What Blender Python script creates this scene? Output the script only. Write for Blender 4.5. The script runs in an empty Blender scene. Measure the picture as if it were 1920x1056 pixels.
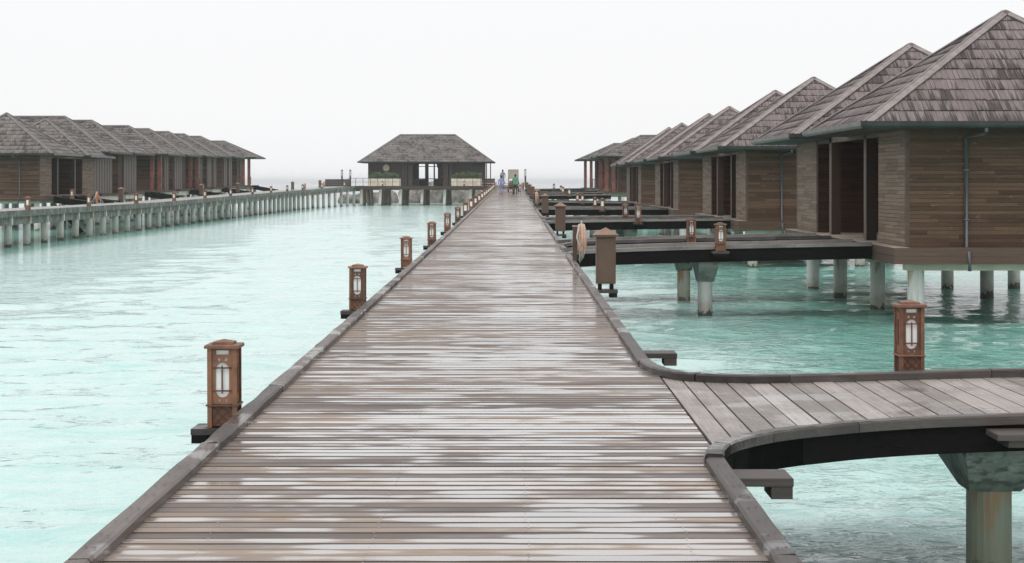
import bpy, bmesh, math, random
from mathutils import Vector, Matrix
R = math.radians
rng = random.Random(7)
scene = bpy.context.scene
COL = scene.collection

# ------------------------------------------------------------------ camera
cam_d = bpy.data.cameras.new("camera")
cam = bpy.data.objects.new("camera", cam_d)
COL.objects.link(cam)
cam.location = (0, 0, 3.2)
cam.rotation_euler = (R(90), 0, 0)
cam_d.sensor_width = 36
cam_d.lens = 67.5
cam_d.shift_y = -0.0974
cam_d.clip_start = 0.1
cam_d.clip_end = 20000
scene.camera = cam

# ------------------------------------------------------------------ world: bright overcast
SUN_EL, SUN_ROT = R(58), R(200)
world = bpy.data.worlds.new("World")
scene.world = world
world.use_nodes = True
wt = world.node_tree
wt.nodes.clear()
wo = wt.nodes.new("ShaderNodeOutputWorld")
wb = wt.nodes.new("ShaderNodeBackground")
sky = wt.nodes.new("ShaderNodeTexSky")
sky.sky_type = 'NISHITA'
sky.sun_disc = False
sky.sun_elevation = SUN_EL
sky.sun_rotation = SUN_ROT
sky.dust_density = 4.0
sc_ = wt.nodes.new("ShaderNodeVectorMath"); sc_.operation = 'SCALE'
sc_.inputs[3].default_value = 0.10
wm = wt.nodes.new("ShaderNodeMix"); wm.data_type = 'RGBA'
wm.inputs[0].default_value = 0.93
wm.inputs[7].default_value = (0.975, 0.975, 0.985, 1)     # even cloud cover
wt.links.new(sky.outputs[0], sc_.inputs[0])
wt.links.new(sc_.outputs[0], wm.inputs[6])
wt.links.new(wm.outputs[2], wb.inputs[0])
wb.inputs[1].default_value = 1.0
wt.links.new(wb.outputs[0], wo.inputs[0])

sun_d = bpy.data.lights.new("sun", 'SUN')
sun_d.energy = 1.0
sun_d.angle = R(30)
sun_d.color = (1.0, 0.97, 0.93)
sun = bpy.data.objects.new("sun", sun_d)
COL.objects.link(sun)
sun.location = (0, 0, 60)
# light travels away from the camera side (sun high behind the viewer, slightly to the left)
_dir = Vector((math.cos(SUN_EL) * 0.35, math.cos(SUN_EL) * 0.94, -math.sin(SUN_EL)))
sun.rotation_euler = _dir.to_track_quat('-Z', 'Y').to_euler()

scene.view_settings.view_transform = 'Standard'
scene.view_settings.look = 'None'
scene.view_settings.exposure = 0.06
scene.view_settings.gamma = 1.0
scene.view_settings.use_curve_mapping = False
scene.render.engine = 'CYCLES'
scene.cycles.use_denoising = True
scene.cycles.max_bounces = 6
scene.cycles.volume_bounces = 2

# ------------------------------------------------------------------ object helpers
ROOT = {}

def link(o, parent=None):
    COL.objects.link(o)
    if parent is not None:
        o.parent = parent
        L = ROOT.get(parent.name)
        if L is not None:
            o.matrix_parent_inverse = Matrix.Translation(-Vector(L))
    return o

def tag(o, label=None, cat=None, group=None, kind=None):
    if label: o["label"] = label
    if cat: o["category"] = cat
    if group: o["group"] = group
    if kind: o["kind"] = kind
    return o

def thing(name, label, cat, loc=(0, 0, 0), group=None):
    o = bpy.data.objects.new(name, None)
    o.empty_display_size = 0.2
    o.location = loc
    COL.objects.link(o)
    ROOT[o.name] = tuple(loc)
    return tag(o, label, cat, group)

class MB:
    """collects geometry in world coordinates and links it as one mesh object"""
    def __init__(s):
        s.v = []; s.f = []; s.uv = None
    def quadbox(s, p):
        b = len(s.v); s.v += [tuple(q) for q in p]
        s.f += [(b, b+3, b+2, b+1), (b+4, b+5, b+6, b+7), (b, b+1, b+5, b+4),
                (b+1, b+2, b+6, b+5), (b+2, b+3, b+7, b+6), (b+3, b, b+4, b+7)]
        return s
    def box(s, x0, x1, y0, y1, z0, z1):
        if x0 > x1: x0, x1 = x1, x0
        return s.quadbox([(x0, y0, z0), (x1, y0, z0), (x1, y1, z0), (x0, y1, z0),
                          (x0, y0, z1), (x1, y0, z1), (x1, y1, z1), (x0, y1, z1)])
    def cbox(s, x0, x1, y0, y1, z0, z1, c=0.006):
        """box with chamfered upper edges"""
        b = len(s.v)
        s.v += [(x0, y0, z0), (x1, y0, z0), (x1, y1, z0), (x0, y1, z0),
                (x0, y0, z1-c), (x1, y0, z1-c), (x1, y1, z1-c), (x0, y1, z1-c),
                (x0+c, y0+c, z1), (x1-c, y0+c, z1), (x1-c, y1-c, z1), (x0+c, y1-c, z1)]
        s.f += [(b, b+3, b+2, b+1), (b+8, b+9, b+10, b+11)]
        for i in range(4):
            j = (i+1) % 4
            s.f += [(b+i, b+j, b+4+j, b+4+i), (b+4+i, b+4+j, b+8+j, b+8+i)]
        return s
    def bar(s, p, q, w, h, up=(0, 0, 1)):
        """bar of width w and height h whose centre line runs p-q"""
        p, q = Vector(p), Vector(q); t = (q-p).normalized(); up = Vector(up)
        if abs(t.dot(up)) > .99: up = Vector((0, 1, 0))
        a = t.cross(up).normalized(); b2 = a.cross(t).normalized()
        a *= w/2; b2 *= h/2
        return s.quadbox([p-a-b2, p+a-b2, q+a-b2, q-a-b2, p-a+b2, p+a+b2, q+a+b2, q-a+b2])
    def cyl(s, p, q, r0, r1=None, n=12, caps=True):
        if r1 is None: r1 = r0
        p, q = Vector(p), Vector(q); t = (q-p).normalized()
        a = t.orthogonal().normalized(); c = t.cross(a)
        b = len(s.v)
        for pt, r in ((p, r0), (q, r1)):
            for i in range(n):
                an = 2*math.pi*i/n
                s.v.append(tuple(pt + a*(r*math.cos(an)) + c*(r*math.sin(an))))
        for i in range(n):
            j = (i+1) % n
            s.f.append((b+i, b+j, b+n+j, b+n+i))
        if caps:
            s.f.append(tuple(b+i for i in reversed(range(n))))
            s.f.append(tuple(b+n+i for i in range(n)))
        return s
    def tube(s, pts, r, n=8):
        pts = [Vector(p) for p in pts]; b = len(s.v)
        for k, p in enumerate(pts):
            t = (pts[min(k+1, len(pts)-1)] - pts[max(k-1, 0)]).normalized()
            u = Vector((0, 0, 1)) if abs(t.z) < .9 else Vector((1, 0, 0))
            a = t.cross(u).normalized(); c = t.cross(a)
            for i in range(n):
                an = 2*math.pi*i/n
                s.v.append(tuple(p + a*(r*math.cos(an)) + c*(r*math.sin(an))))
        for k in range(len(pts)-1):
            for i in range(n):
                j = (i+1) % n
                s.f.append((b+k*n+i, b+k*n+j, b+(k+1)*n+j, b+(k+1)*n+i))
        s.f.append(tuple(b+i for i in reversed(range(n))))
        s.f.append(tuple(b+(len(pts)-1)*n+i for i in range(n)))
        return s
    def ribbon(s, pts, w, h0, h1, side=0.0, c=0.0, jit=0.0):
        """bar with vertical sides following a polyline in plan; z of a point is the reference height"""
        pts = [Vector(p) for p in pts]; b = len(s.v); m = len(pts)
        for k, p in enumerate(pts):
            t = pts[min(k+1, m-1)] - pts[max(k-1, 0)]; t.z = 0; t.normalize()
            a = Vector((-t.y, t.x, 0)); j = lambda: rng.uniform(-jit, jit)
            P = ((side-w/2, h0), (side+w/2, h0), (side+w/2, h1), (side-w/2, h1)) if not c else \
                ((side-w/2, h0), (side+w/2, h0), (side+w/2+j(), h1-c), (side+w/2-c+j(), h1+j()), (side-w/2+c+j(), h1+j()), (side-w/2+j(), h1-c))
            n = len(P)
            for (o, z) in P:
                q = p + a*o; s.v.append((q.x, q.y, p.z+z))
        for k in range(m-1):
            for i in range(n):
                j2 = (i+1) % n
                s.f.append((b+k*n+i, b+(k+1)*n+i, b+(k+1)*n+j2, b+k*n+j2))
        s.f.append(tuple(range(b, b+n))); s.f.append(tuple(b+(m-1)*n+i for i in reversed(range(n))))
        return s
    def mesh(s, name, smooth=False):
        me = bpy.data.meshes.new(name)
        me.from_pydata(s.v, [], s.f)
        if s.uv is not None:
            at = me.attributes.new("suv", 'FLOAT_VECTOR', 'POINT')
            at.data.foreach_set("vector", [c for u in s.uv for c in u])
        if smooth:
            me.polygons.foreach_set("use_smooth", [True]*len(me.polygons))
        me.update()
        return me
    def build(s, name, mat, parent=None, smooth=False, kind=None):
        me = s.mesh(name, smooth)
        me.materials.append(mat)
        o = link(bpy.data.objects.new(name, me), parent)
        if kind: o["kind"] = kind
        return o

def new_from(me, name, parent=None, loc=None, scale=None, rot=None):
    o = bpy.data.objects.new(name, me)
    if loc is not None: o.location = loc
    if scale is not None: o.scale = scale
    if rot is not None: o.rotation_euler = rot
    return link(o, parent)

def copy_tree(o, parent=None):
    c = o.copy(); COL.objects.link(c); c.parent = parent
    if o.name in ROOT: ROOT[c.name] = (0, 0, 0)
    for ch in list(o.children): copy_tree(ch, c)
    return c

def ordinal(i):
    w = ["first", "second", "third", "fourth", "fifth", "sixth", "seventh", "eighth", "ninth", "tenth",
         "eleventh", "twelfth", "thirteenth", "fourteenth", "fifteenth", "sixteenth", "seventeenth",
         "eighteenth", "nineteenth", "twentieth"]
    return w[i]

# ------------------------------------------------------------------ materials
class NT:
    def __init__(s, name, rough=0.6, **kw):
        s.m = bpy.data.materials.new(name); s.m.use_nodes = True
        s.t = s.m.node_tree; s.t.nodes.clear()
        s.out = s.t.nodes.new("ShaderNodeOutputMaterial")
        s.b = s.t.nodes.new("ShaderNodeBsdfPrincipled")
        s.t.links.new(s.b.outputs[0], s.out.inputs[0])
        s.set("Roughness", rough)
        for k, v in kw.items(): s.set(k.replace("_", " "), v)
    def put(s, sock, v):
        if isinstance(v, bpy.types.NodeSocket): s.t.links.new(v, sock)
        elif sock.type == 'RGBA' and len(v) == 3: sock.default_value = (*v, 1)
        else: sock.default_value = v
    def set(s, k, v): s.put(s.b.inputs[k], v)
    def n(s, t, **props):
        nd = s.t.nodes.new(t)
        for k, v in props.items(): setattr(nd, k, v)
        return nd
    def pos(s): return s.n("ShaderNodeNewGeometry").outputs["Position"]
    def attr(s, name): return s.n("ShaderNodeAttribute", attribute_name=name).outputs["Vector"]
    def vscale(s, v, k):
        nd = s.n("ShaderNodeVectorMath", operation='MULTIPLY'); s.put(nd.inputs[0], v); s.put(nd.inputs[1], k); return nd.outputs[0]
    def vadd(s, v, k):
        nd = s.n("ShaderNodeVectorMath", operation='ADD'); s.put(nd.inputs[0], v); s.put(nd.inputs[1], k); return nd.outputs[0]
    def sep(s, v):
        nd = s.n("ShaderNodeSeparateXYZ"); s.put(nd.inputs[0], v); return nd.outputs
    def comb(s, x, y, z):
        nd = s.n("ShaderNodeCombineXYZ")
        for i, q in enumerate((x, y, z)): s.put(nd.inputs[i], q)
        return nd.outputs[0]
    def noise(s, v, scale=1.0, detail=3.0, rough=0.55, dist=0.0):
        nd = s.n("ShaderNodeTexNoise"); s.put(nd.inputs["Vector"], v)
        nd.inputs["Scale"].default_value = scale; nd.inputs["Detail"].default_value = detail
        nd.inputs["Roughness"].default_value = rough; nd.inputs["Distortion"].default_value = dist
        return nd.outputs[0]
    def math(s, op, a, b=0.0, c=0.0, clamp=False):
        nd = s.n("ShaderNodeMath", operation=op, use_clamp=clamp)
        for i, q in enumerate((a, b, c)): s.put(nd.inputs[i], q)
        return nd.outputs[0]
    def mapr(s, v, a, b, c=0.0, d=1.0):
        nd = s.n("ShaderNodeMapRange", interpolation_type='SMOOTHSTEP')
        for i, q in enumerate((v, a, b, c, d)): s.put(nd.inputs[i], q)
        return nd.outputs[0]
    def mix(s, f, a, b, mode='MIX'):
        nd = s.n("ShaderNodeMix", data_type='RGBA', blend_type=mode)
        s.put(nd.inputs[0], f); s.put(nd.inputs[6], a); s.put(nd.inputs[7], b); return nd.outputs[2]
    def ramp(s, f, stops):
        nd = s.n("ShaderNodeValToRGB"); s.put(nd.inputs[0], f)
        e = nd.color_ramp.elements
        while len(e) < len(stops): e.new(0.5)
        for el, (p, c) in zip(e, stops): el.position = p; el.color = (*c, 1)
        return nd.outputs[0]
    def rnd(s):
        a = s.n("ShaderNodeObjectInfo").outputs["Random"]
        g = s.n("ShaderNodeNewGeometry").outputs["Random Per Island"]
        return s.math('FRACT', s.math('ADD', a, g))
    def white(s, v):
        nd = s.n("ShaderNodeTexWhiteNoise", noise_dimensions='3D'); s.put(nd.inputs[0], v); return nd.outputs[0]
    def bump(s, h, strength=0.3, dist=0.02):
        nd = s.n("ShaderNodeBump"); nd.inputs["Strength"].default_value = strength
        nd.inputs["Distance"].default_value = dist; s.put(nd.inputs["Height"], h)
        s.set("Normal", nd.outputs[0])

def plain(name, c, rough=0.6, var=0.25, nscale=3.0, vary=0.0, **kw):
    k = NT(name, rough, **kw)
    f = k.noise(k.pos(), nscale, 4)
    if vary: f = k.math('ADD', k.math('MULTIPLY', f, 1-vary), k.math('MULTIPLY', k.n('ShaderNodeObjectInfo').outputs['Random'], vary))
    lo = tuple(x*(1-var) for x in c); hi = tuple(min(1, x*(1+var)) for x in c)
    k.set("Base Color", k.mix(k.mapr(f, .3, .7), lo, hi))
    k.bump(k.noise(k.pos(), nscale*12, 3), 0.15, 0.01)
    return k.m

M = {}

def mk_wet_deck():
    k = NT("weathered_wet_planks")
    p = k.pos(); x, y, z = k.sep(p)
    pl = k.math('FLOOR', k.math('DIVIDE', y, 0.152))
    r1 = k.white(k.comb(pl, 3.1, 0.0)); r2 = k.white(k.comb(pl, 9.7, 2.0))
    grain = k.noise(k.comb(k.math('MULTIPLY', x, 1.6), k.math('MULTIPLY', y, 70.0), r1), 1.0, 4, .6)
    tone = k.noise(k.comb(k.math('MULTIPLY', x, .55), k.math('MULTIPLY', r1, 40.0), 0.0), 1.0, 3)
    patch = k.noise(k.comb(k.math('MULTIPLY', x, .55), k.math('MULTIPLY', y, .33), 4.0), 1.0, 3, .55)
    base = k.ramp(k.math('ADD', k.math('MULTIPLY', tone, .6), k.math('MULTIPLY', r2, .4)),
                  [(.20, (.108, .084, .073)), (.38, (.205, .168, .149)), (.50, (.295, .243, .21)), (.64, (.40, .30, .22)), (.85, (.38, .33, .298))])
    base = k.mix(k.mapr(grain, .25, .8), k.mix(1.0, base, (.66, .65, .66), 'MULTIPLY'), base)
    tan_ = k.mapr(k.noise(k.comb(k.math('MULTIPLY', x, .9), k.math('MULTIPLY', y, 1.1), 11.0), 1.0, 2), .58, .72)
    base = k.mix(k.math('MULTIPLY', tan_, .5), base, (.31, .22, .15))
    streak = k.noise(k.comb(k.math('MULTIPLY', x, .95), k.math('MULTIPLY', r1, 90.0), r2), 1.0, 3, .55)
    fine = k.noise(k.comb(k.math('MULTIPLY', x, 4.0), k.math('MULTIPLY', y, 22.0), 0.0), 1.0, 3, .6)
    lane = k.math('MULTIPLY', k.math('ABSOLUTE', k.math('SUBTRACT', x, .25)), -.035)
    fy = k.math('SUBTRACT', k.math('FRACT', k.math('DIVIDE', y, 0.152)), k.math('ADD', .35, k.math('MULTIPLY', r2, .3)))
    cup = k.math('MULTIPLY', k.math('MULTIPLY', fy, fy), -.42)     # water lies in the hollow of each cupped board
    w = k.math('ADD', k.math('ADD', k.math('MULTIPLY', streak, .60), k.math('MULTIPLY', patch, .34)),
               k.math('ADD', k.math('ADD', k.math('MULTIPLY', fine, .10), lane), k.math('ADD', cup, k.math('MULTIPLY', k.math('SUBTRACT', r2, .5), .10))))
    wet = k.mapr(w, .445, .508)
    damp = k.mapr(w, .35, .48)
    k.set("Base Color", k.mix(wet, base, k.mix(1.0, base, (.8, .8, .82), 'MULTIPLY')))
    k.set("Roughness", k.math('SUBTRACT', k.math('SUBTRACT', .68, k.math('MULTIPLY', damp, .20)), k.math('MULTIPLY', wet, .30)))
    k.set("Coat Weight", wet); k.set("Coat Roughness", .14); k.set("Coat IOR", 1.7)
    k.set("Specular IOR Level", .45)
    h = k.math('MULTIPLY', grain, k.math('SUBTRACT', 1.0, k.math('MULTIPLY', wet, .8)))
    k.bump(h, .35, .006)
    return k.m
M['deck'] = mk_wet_deck()
M['plank_edge'] = plain('gap_shade_board_edge', (.030, .025, .022), .8, .4, 9)  # shade of the gaps, painted as a dark colour on board sides and chamfers

def mk_dry_planks(name, c0, c1, axis='y', rough=.5):
    k = NT(name, rough)
    p = k.pos(); x, y, z = k.sep(p); r = k.rnd()
    sx, sy = (55.0, 1.3) if axis == 'y' else (1.3, 55.0)
    g = k.noise(k.comb(k.math('ADD', k.math('MULTIPLY', x, sx), k.math('MULTIPLY', r, 30.0)), k.math('MULTIPLY', y, sy), k.math('MULTIPLY', z, 50.0)), 1.0, 4, .6, .6)
    b = k.noise(k.comb(x, y, k.math('ADD', z, k.math('MULTIPLY', r, 20.0))), 1.7, 3)
    base = k.mix(k.mapr(k.math('ADD', k.math('MULTIPLY', b, .6), k.math('MULTIPLY', r, .4)), .3, .7), c0, c1)
    base = k.mix(k.mapr(g, .3, .72), k.mix(1.0, base, (.68, .66, .65), 'MULTIPLY'), base)
    k.set("Base Color", base)
    wetp = k.mapr(k.noise(k.vscale(p, (.9, .9, .9)), 1.3, 4, .6), .54, .62)
    k.set("Roughness", k.math('SUBTRACT', rough, k.math('MULTIPLY', wetp, .28)))
    k.bump(g, .3, .006)
    return k.m
M['branch'] = mk_dry_planks("branch_planks", (.235, .205, .186), (.43, .388, .36))
M['branch_x'] = mk_dry_planks("far_branch_planks", (.22, .195, .18), (.33, .30, .28))
M['kerb'] = mk_dry_planks("kerb_timber_grey", (.062, .050, .044), (.165, .138, .124), 'y', .5)
M['kerbx'] = mk_dry_planks("kerb_timber_grey_across", (.030, .025, .0225), (.095, .08, .073), 'x', .42)
M['kerbw'] = mk_dry_planks("kerb_timber_soaked", (.09, .082, .078), (.30, .275, .262), 'x', .34)
M['bracket'] = mk_dry_planks("bracket_timber", (.034, .027, .024), (.085, .068, .06), 'x', .55)
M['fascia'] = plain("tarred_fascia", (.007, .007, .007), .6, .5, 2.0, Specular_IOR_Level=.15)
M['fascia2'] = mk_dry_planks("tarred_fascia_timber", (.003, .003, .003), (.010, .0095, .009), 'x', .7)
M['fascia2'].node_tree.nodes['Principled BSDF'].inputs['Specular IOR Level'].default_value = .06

def mk_boards(name, cols, axisx=True, bleach=0.0, rough=.62):
    k = NT(name, rough); p = k.pos(); x, y, z = k.sep(p); r = k.rnd()
    a = k.math('ADD', x, y)
    g = k.noise(k.comb(k.math('MULTIPLY', a, 1.5), k.math('MULTIPLY', z, 60.0), k.math('MULTIPLY', r, 40.0)), 1.0, 4, .6)
    big = k.noise(k.vscale(p, (.5, .5, .9)), 1.0, 3)
    t = k.math('ADD', k.math('MULTIPLY', r, .55), k.math('MULTIPLY', big, .45))
    base = k.ramp(t, [(.15, cols[0]), (.45, cols[1]), (.62, cols[2]), (.85, cols[3])])
    base = k.mix(k.mapr(g, .25, .75), k.mix(1.0, base, (.7, .68, .66), 'MULTIPLY'), base)
    if bleach:
        pt = k.noise(k.comb(k.math('MULTIPLY', a, 3.5), k.math('MULTIPLY', z, 13.0), 0.0), 1.0, 5, .7)
        base = k.mix(k.math('MULTIPLY', k.mapr(pt, .60, .72), bleach), base, (.42, .40, .37))
    k.set("Base Color", base); k.set("Specular IOR Level", .18); k.bump(g, .25, .006)
    return k.m
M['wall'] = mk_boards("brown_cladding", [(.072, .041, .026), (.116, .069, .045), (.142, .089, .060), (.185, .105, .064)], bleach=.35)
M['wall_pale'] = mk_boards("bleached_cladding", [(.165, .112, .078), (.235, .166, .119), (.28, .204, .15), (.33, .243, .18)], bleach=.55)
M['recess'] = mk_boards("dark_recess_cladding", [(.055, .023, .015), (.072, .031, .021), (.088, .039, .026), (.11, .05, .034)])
M['grey_wall'] = mk_boards("grey_vertical_cladding", [(.18, .148, .132), (.23, .19, .172), (.265, .222, .202), (.30, .252, .23)], bleach=.2)
M['trim'] = plain("brown_trim", (.088, .055, .040), .55, .25, 4)
M['skirt'] = mk_boards("skirt_boards", [(.10, .062, .046), (.125, .08, .06), (.14, .092, .07), (.155, .104, .08)])
M['post'] = mk_boards("dark_post_wood", [(.05, .031, .022), (.063, .04, .029), (.076, .049, .036), (.09, .058, .043)])
M['red_post'] = plain("red_brown_column", (.17, .055, .035), .5, .3, 2)
M['red_rail'] = plain("red_brown_rail", (.12, .05, .038), .55, .3, 2)
M['sill'] = plain("pale_sill", (.40, .34, .28), .6, .2, 4)

def mk_shingle(name, pale, mid, dark, stain=.5):
    k = NT(name, .72); a = k.attr("suv"); u, c, v = k.sep(a); r = k.rnd()
    strk = k.noise(k.comb(k.math('MULTIPLY', u, 20.0), k.math('MULTIPLY', c, 3.7), k.math('MULTIPLY', v, .6)), 1.0, 3, .6)
    patch = k.noise(k.comb(k.math('MULTIPLY', u, .55), k.math('MULTIPLY', c, .42), 0.0), 1.0, 3, .55)
    e = k.math('ADD', k.math('ADD', k.math('MULTIPLY', strk, .80), k.math('MULTIPLY', patch, .72)),
               k.math('ADD', k.math('MULTIPLY', v, .17), k.math('MULTIPLY', r, .30)))
    f = k.mapr(e, 1.27-stain, 1.52-stain)
    tone = k.mix(r, mid, pale)
    gr = k.noise(k.comb(k.math('MULTIPLY', u, 60.0), k.math('MULTIPLY', c, 9.0), k.math('MULTIPLY', v, 1.5)), 1.0, 3)
    tone = k.mix(k.mapr(gr, .3, .75), k.mix(1.0, tone, (.78, .77, .77), 'MULTIPLY'), tone)
    k.set("Base Color", k.mix(f, tone, dark)); k.set("Specular IOR Level", .3); k.bump(gr, .3, .006)
    return k.m
M['shingle'] = mk_shingle("weathered_shingles", (.315, .262, .257), (.195, .158, .155), (.066, .052, .052), .36)
M['shingle_far'] = mk_shingle("grey_shingles", (.33, .30, .28), (.17, .152, .142), (.062, .054, .051), .36)
M['hip'] = plain("hip_cap_board", (.27, .235, .225), .65, .2, 5)
M['hip_far'] = plain("hip_cap_board_far", (.19, .172, .16), .65, .2, 5)
M['underlay'] = plain("roof_underlay", (.04, .034, .032), .9)
M['soffit'] = plain("soffit_boards", (.06, .045, .036), .7)
M['gutter'] = plain("green_grey_gutter", (.032, .037, .035), .5, .3, 3)
M['zinc'] = plain("zinc_gutter", (.135, .13, .12), .45, .35, 5)
M['pipe'] = plain("grey_downpipe", (.115, .12, .128), .4, .12, 4)

def mk_pile(name, c, rust=1.0, dark=1.0, always=False, zr=.9):
    k = NT(name, .6); p = k.pos(); x, y, z = k.sep(p)
    ob = k.n("ShaderNodeObjectInfo").outputs["Random"]
    base = k.mix(k.noise(p, 2.2, 4), tuple(q*.82 for q in c), c)
    sn = k.noise(k.comb(k.math('MULTIPLY', x, 7.0), k.math('MULTIPLY', y, 7.0), k.math('MULTIPLY', z, .8)), 1.0, 3)
    rm = k.math('MULTIPLY', k.mapr(k.math('ADD', sn, k.math('MULTIPLY', k.math('SUBTRACT', z, zr), .35)), .56, .70), 1.0 if always else k.mapr(ob, .35, .75))
    base = k.mix(k.math('MULTIPLY', rm, .8*rust), base, (.36, .17, .06))
    gm = k.mapr(k.math('SUBTRACT', k.math('ADD', z, k.math('MULTIPLY', k.noise(p, 5, 4), .6)), k.math('MULTIPLY', ob, .25)), .25, .72, 1.0, 0.0)
    base = k.mix(k.math('MULTIPLY', gm, .6), base, (.25, .23, .15))
    sm = k.noise(k.comb(k.math('MULTIPLY', x, 11.0), k.math('MULTIPLY', y, 11.0), k.math('MULTIPLY', z, 1.1)), 1.0, 4, .6)
    base = k.mix(k.math('MULTIPLY', k.mapr(sm, .52, .70), .45), base, (.30, .31, .27))
    bn = k.mapr(k.math('SUBTRACT', k.math('ADD', z, k.math('MULTIPLY', k.noise(p, 9, 4, .65), .55)), k.math('MULTIPLY', ob, .16)), .27, .33, 1.0, 0.0)
    base = k.mix(k.math('MULTIPLY', bn, .9*dark), base, (.035, .032, .028))
    k.set("Base Color", base); k.bump(k.noise(p, 14, 4), .25, .012)
    return k.m
M['pile'] = mk_pile("painted_concrete_pile", (.80, .78, .74))
M['pile_left'] = mk_pile('grey_concrete_pile', (.60, .61, .56))
M['pile_green'] = mk_pile("mossy_concrete_pile", (.29, .32, .25), .9, .5, True, .44)
M['pile_rust'] = mk_pile("rust_stained_pile", (.62, .58, .50), 1.0, .8, True, .35)

def mk_mossy():
    k = NT("mossy_concrete", .8); p = k.pos()
    a = k.noise(p, 1.4, 5, .65); b = k.noise(p, 6.0, 4, .6)
    base = k.ramp(a, [(.28, (.045, .055, .048)), (.45, (.13, .15, .132)), (.58, (.24, .25, .225)), (.75, (.34, .34, .31))])
    base = k.mix(k.mapr(b, .52, .7), base, (.06, .07, .055))
    x, y, z = k.sep(p)
    sk = k.noise(k.comb(k.math('MULTIPLY', x, 8.0), k.math('MULTIPLY', y, 8.0), k.math('MULTIPLY', z, .9)), 1.0, 4, .6)
    base = k.mix(k.math('MULTIPLY', k.mapr(sk, .50, .66), .7), base, (.035, .04, .032))
    base = k.mix(k.math('MULTIPLY', k.mapr(sk, .42, .30), .6), base, (.21, .12, .055))
    k.set("Base Color", base); k.bump(b, .4, .02)
    return k.m
M['mossy'] = mk_mossy()
M['slab_top'] = plain("pale_walk_slab", (.36, .34, .32), .5, .2, .6)
M['cream'] = plain("cream_concrete", (.74, .68, .55), .65, .15, 2)
M['grey_conc'] = plain("grey_concrete", (.24, .235, .21), .75, .35, 3)
M['lamp'] = plain("terracotta_wood", (.20, .092, .052), .55, .42, 9, .35)
M['lamp_dark'] = plain("red_brown_lamp_bars", (.12, .036, .024), .5, .2, 6)
M['lamp_top'] = plain("faded_lamp_cap", (.27, .135, .085), .55, .35, 9, .35)
M['glass'] = plain("frosted_glass", (.86, .88, .86), .3, .05, 3)
M['box'] = plain("brown_cabinet_paint", (.115, .070, .046), .5, .12, 2)
M['box_top'] = plain("cabinet_roof", (.27, .165, .11), .55, .15, 4)
M['black'] = plain("black_rubber", (.02, .02, .02), .6)
M['dark_metal'] = plain("dark_metal", (.04, .04, .042), .45)
M['steel'] = plain("galvanised_steel", (.30, .31, .31), .4, .15)
M['orange'] = plain("orange_buoy", (.62, .17, .045), .55, .2, 6)
M['faded'] = plain("faded_pink_buoy", (.55, .30, .22), .6, .2, 7)
M['rope'] = plain("cream_rope", (.58, .52, .44), .8, .15, 20)
M['rock'] = plain("boulder_stone", (.22, .19, .17), .85, .45, 1.2)
M['leaf'] = plain("shrub_leaves", (.075, .13, .04), .55, .5, 3)
M['leaf2'] = plain("shrub_stems", (.08, .06, .04), .7)
M['pav_wall'] = mk_boards("pavilion_cladding", [(.055, .041, .036), (.067, .05, .044), (.076, .057, .05), (.085, .061, .053)])
M['pav_red'] = plain("pavilion_red_trim", (.075, .042, .035), .55, .3, 2)
M['emblem'] = plain("carved_emblem", (.70, .63, .48), .6, .12, 5)
M['emblem2'] = plain("carved_relief", (.42, .33, .22), .6, .15, 5)
M['nail'] = plain("steel_nail", (.30, .29, .28), .45, .3)
M['nail_dark'] = plain("nail_hole", (.02, .018, .017), .7)
M['curtain'] = plain("grey_curtain", (.17, .165, .165), .8)
M['beige'] = plain("beige_panel", (.42, .39, .31), .5, .1)
M['white'] = plain("white_plastic", (.72, .72, .72), .5, .05)
M['cardboard'] = plain("brown_bundles", (.20, .12, .075), .75, .2)
M['skin'] = plain("skin", (.13, .07, .045), .5, .1)
M['hair'] = plain("black_hair", (.012, .011, .011), .5)
M['lavender'] = plain("lavender_cloth", (.24, .27, .50), .75, .12)
M['green'] = plain("green_shirt", (.06, .34, .19), .75, .1)
M['trouser'] = plain("dark_trousers", (.055, .045, .042), .8, .2)
M['grey_cloth'] = plain("grey_cloth", (.24, .24, .28), .8, .2)

# ------------------------------------------------------------------ water
def deck_z(y):                       # the boardwalk climbs gently away from the camera
    y = max(y, 0)
    return 3.2 - (1.86 - .0026*y - 8e-6*y*y)

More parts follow.
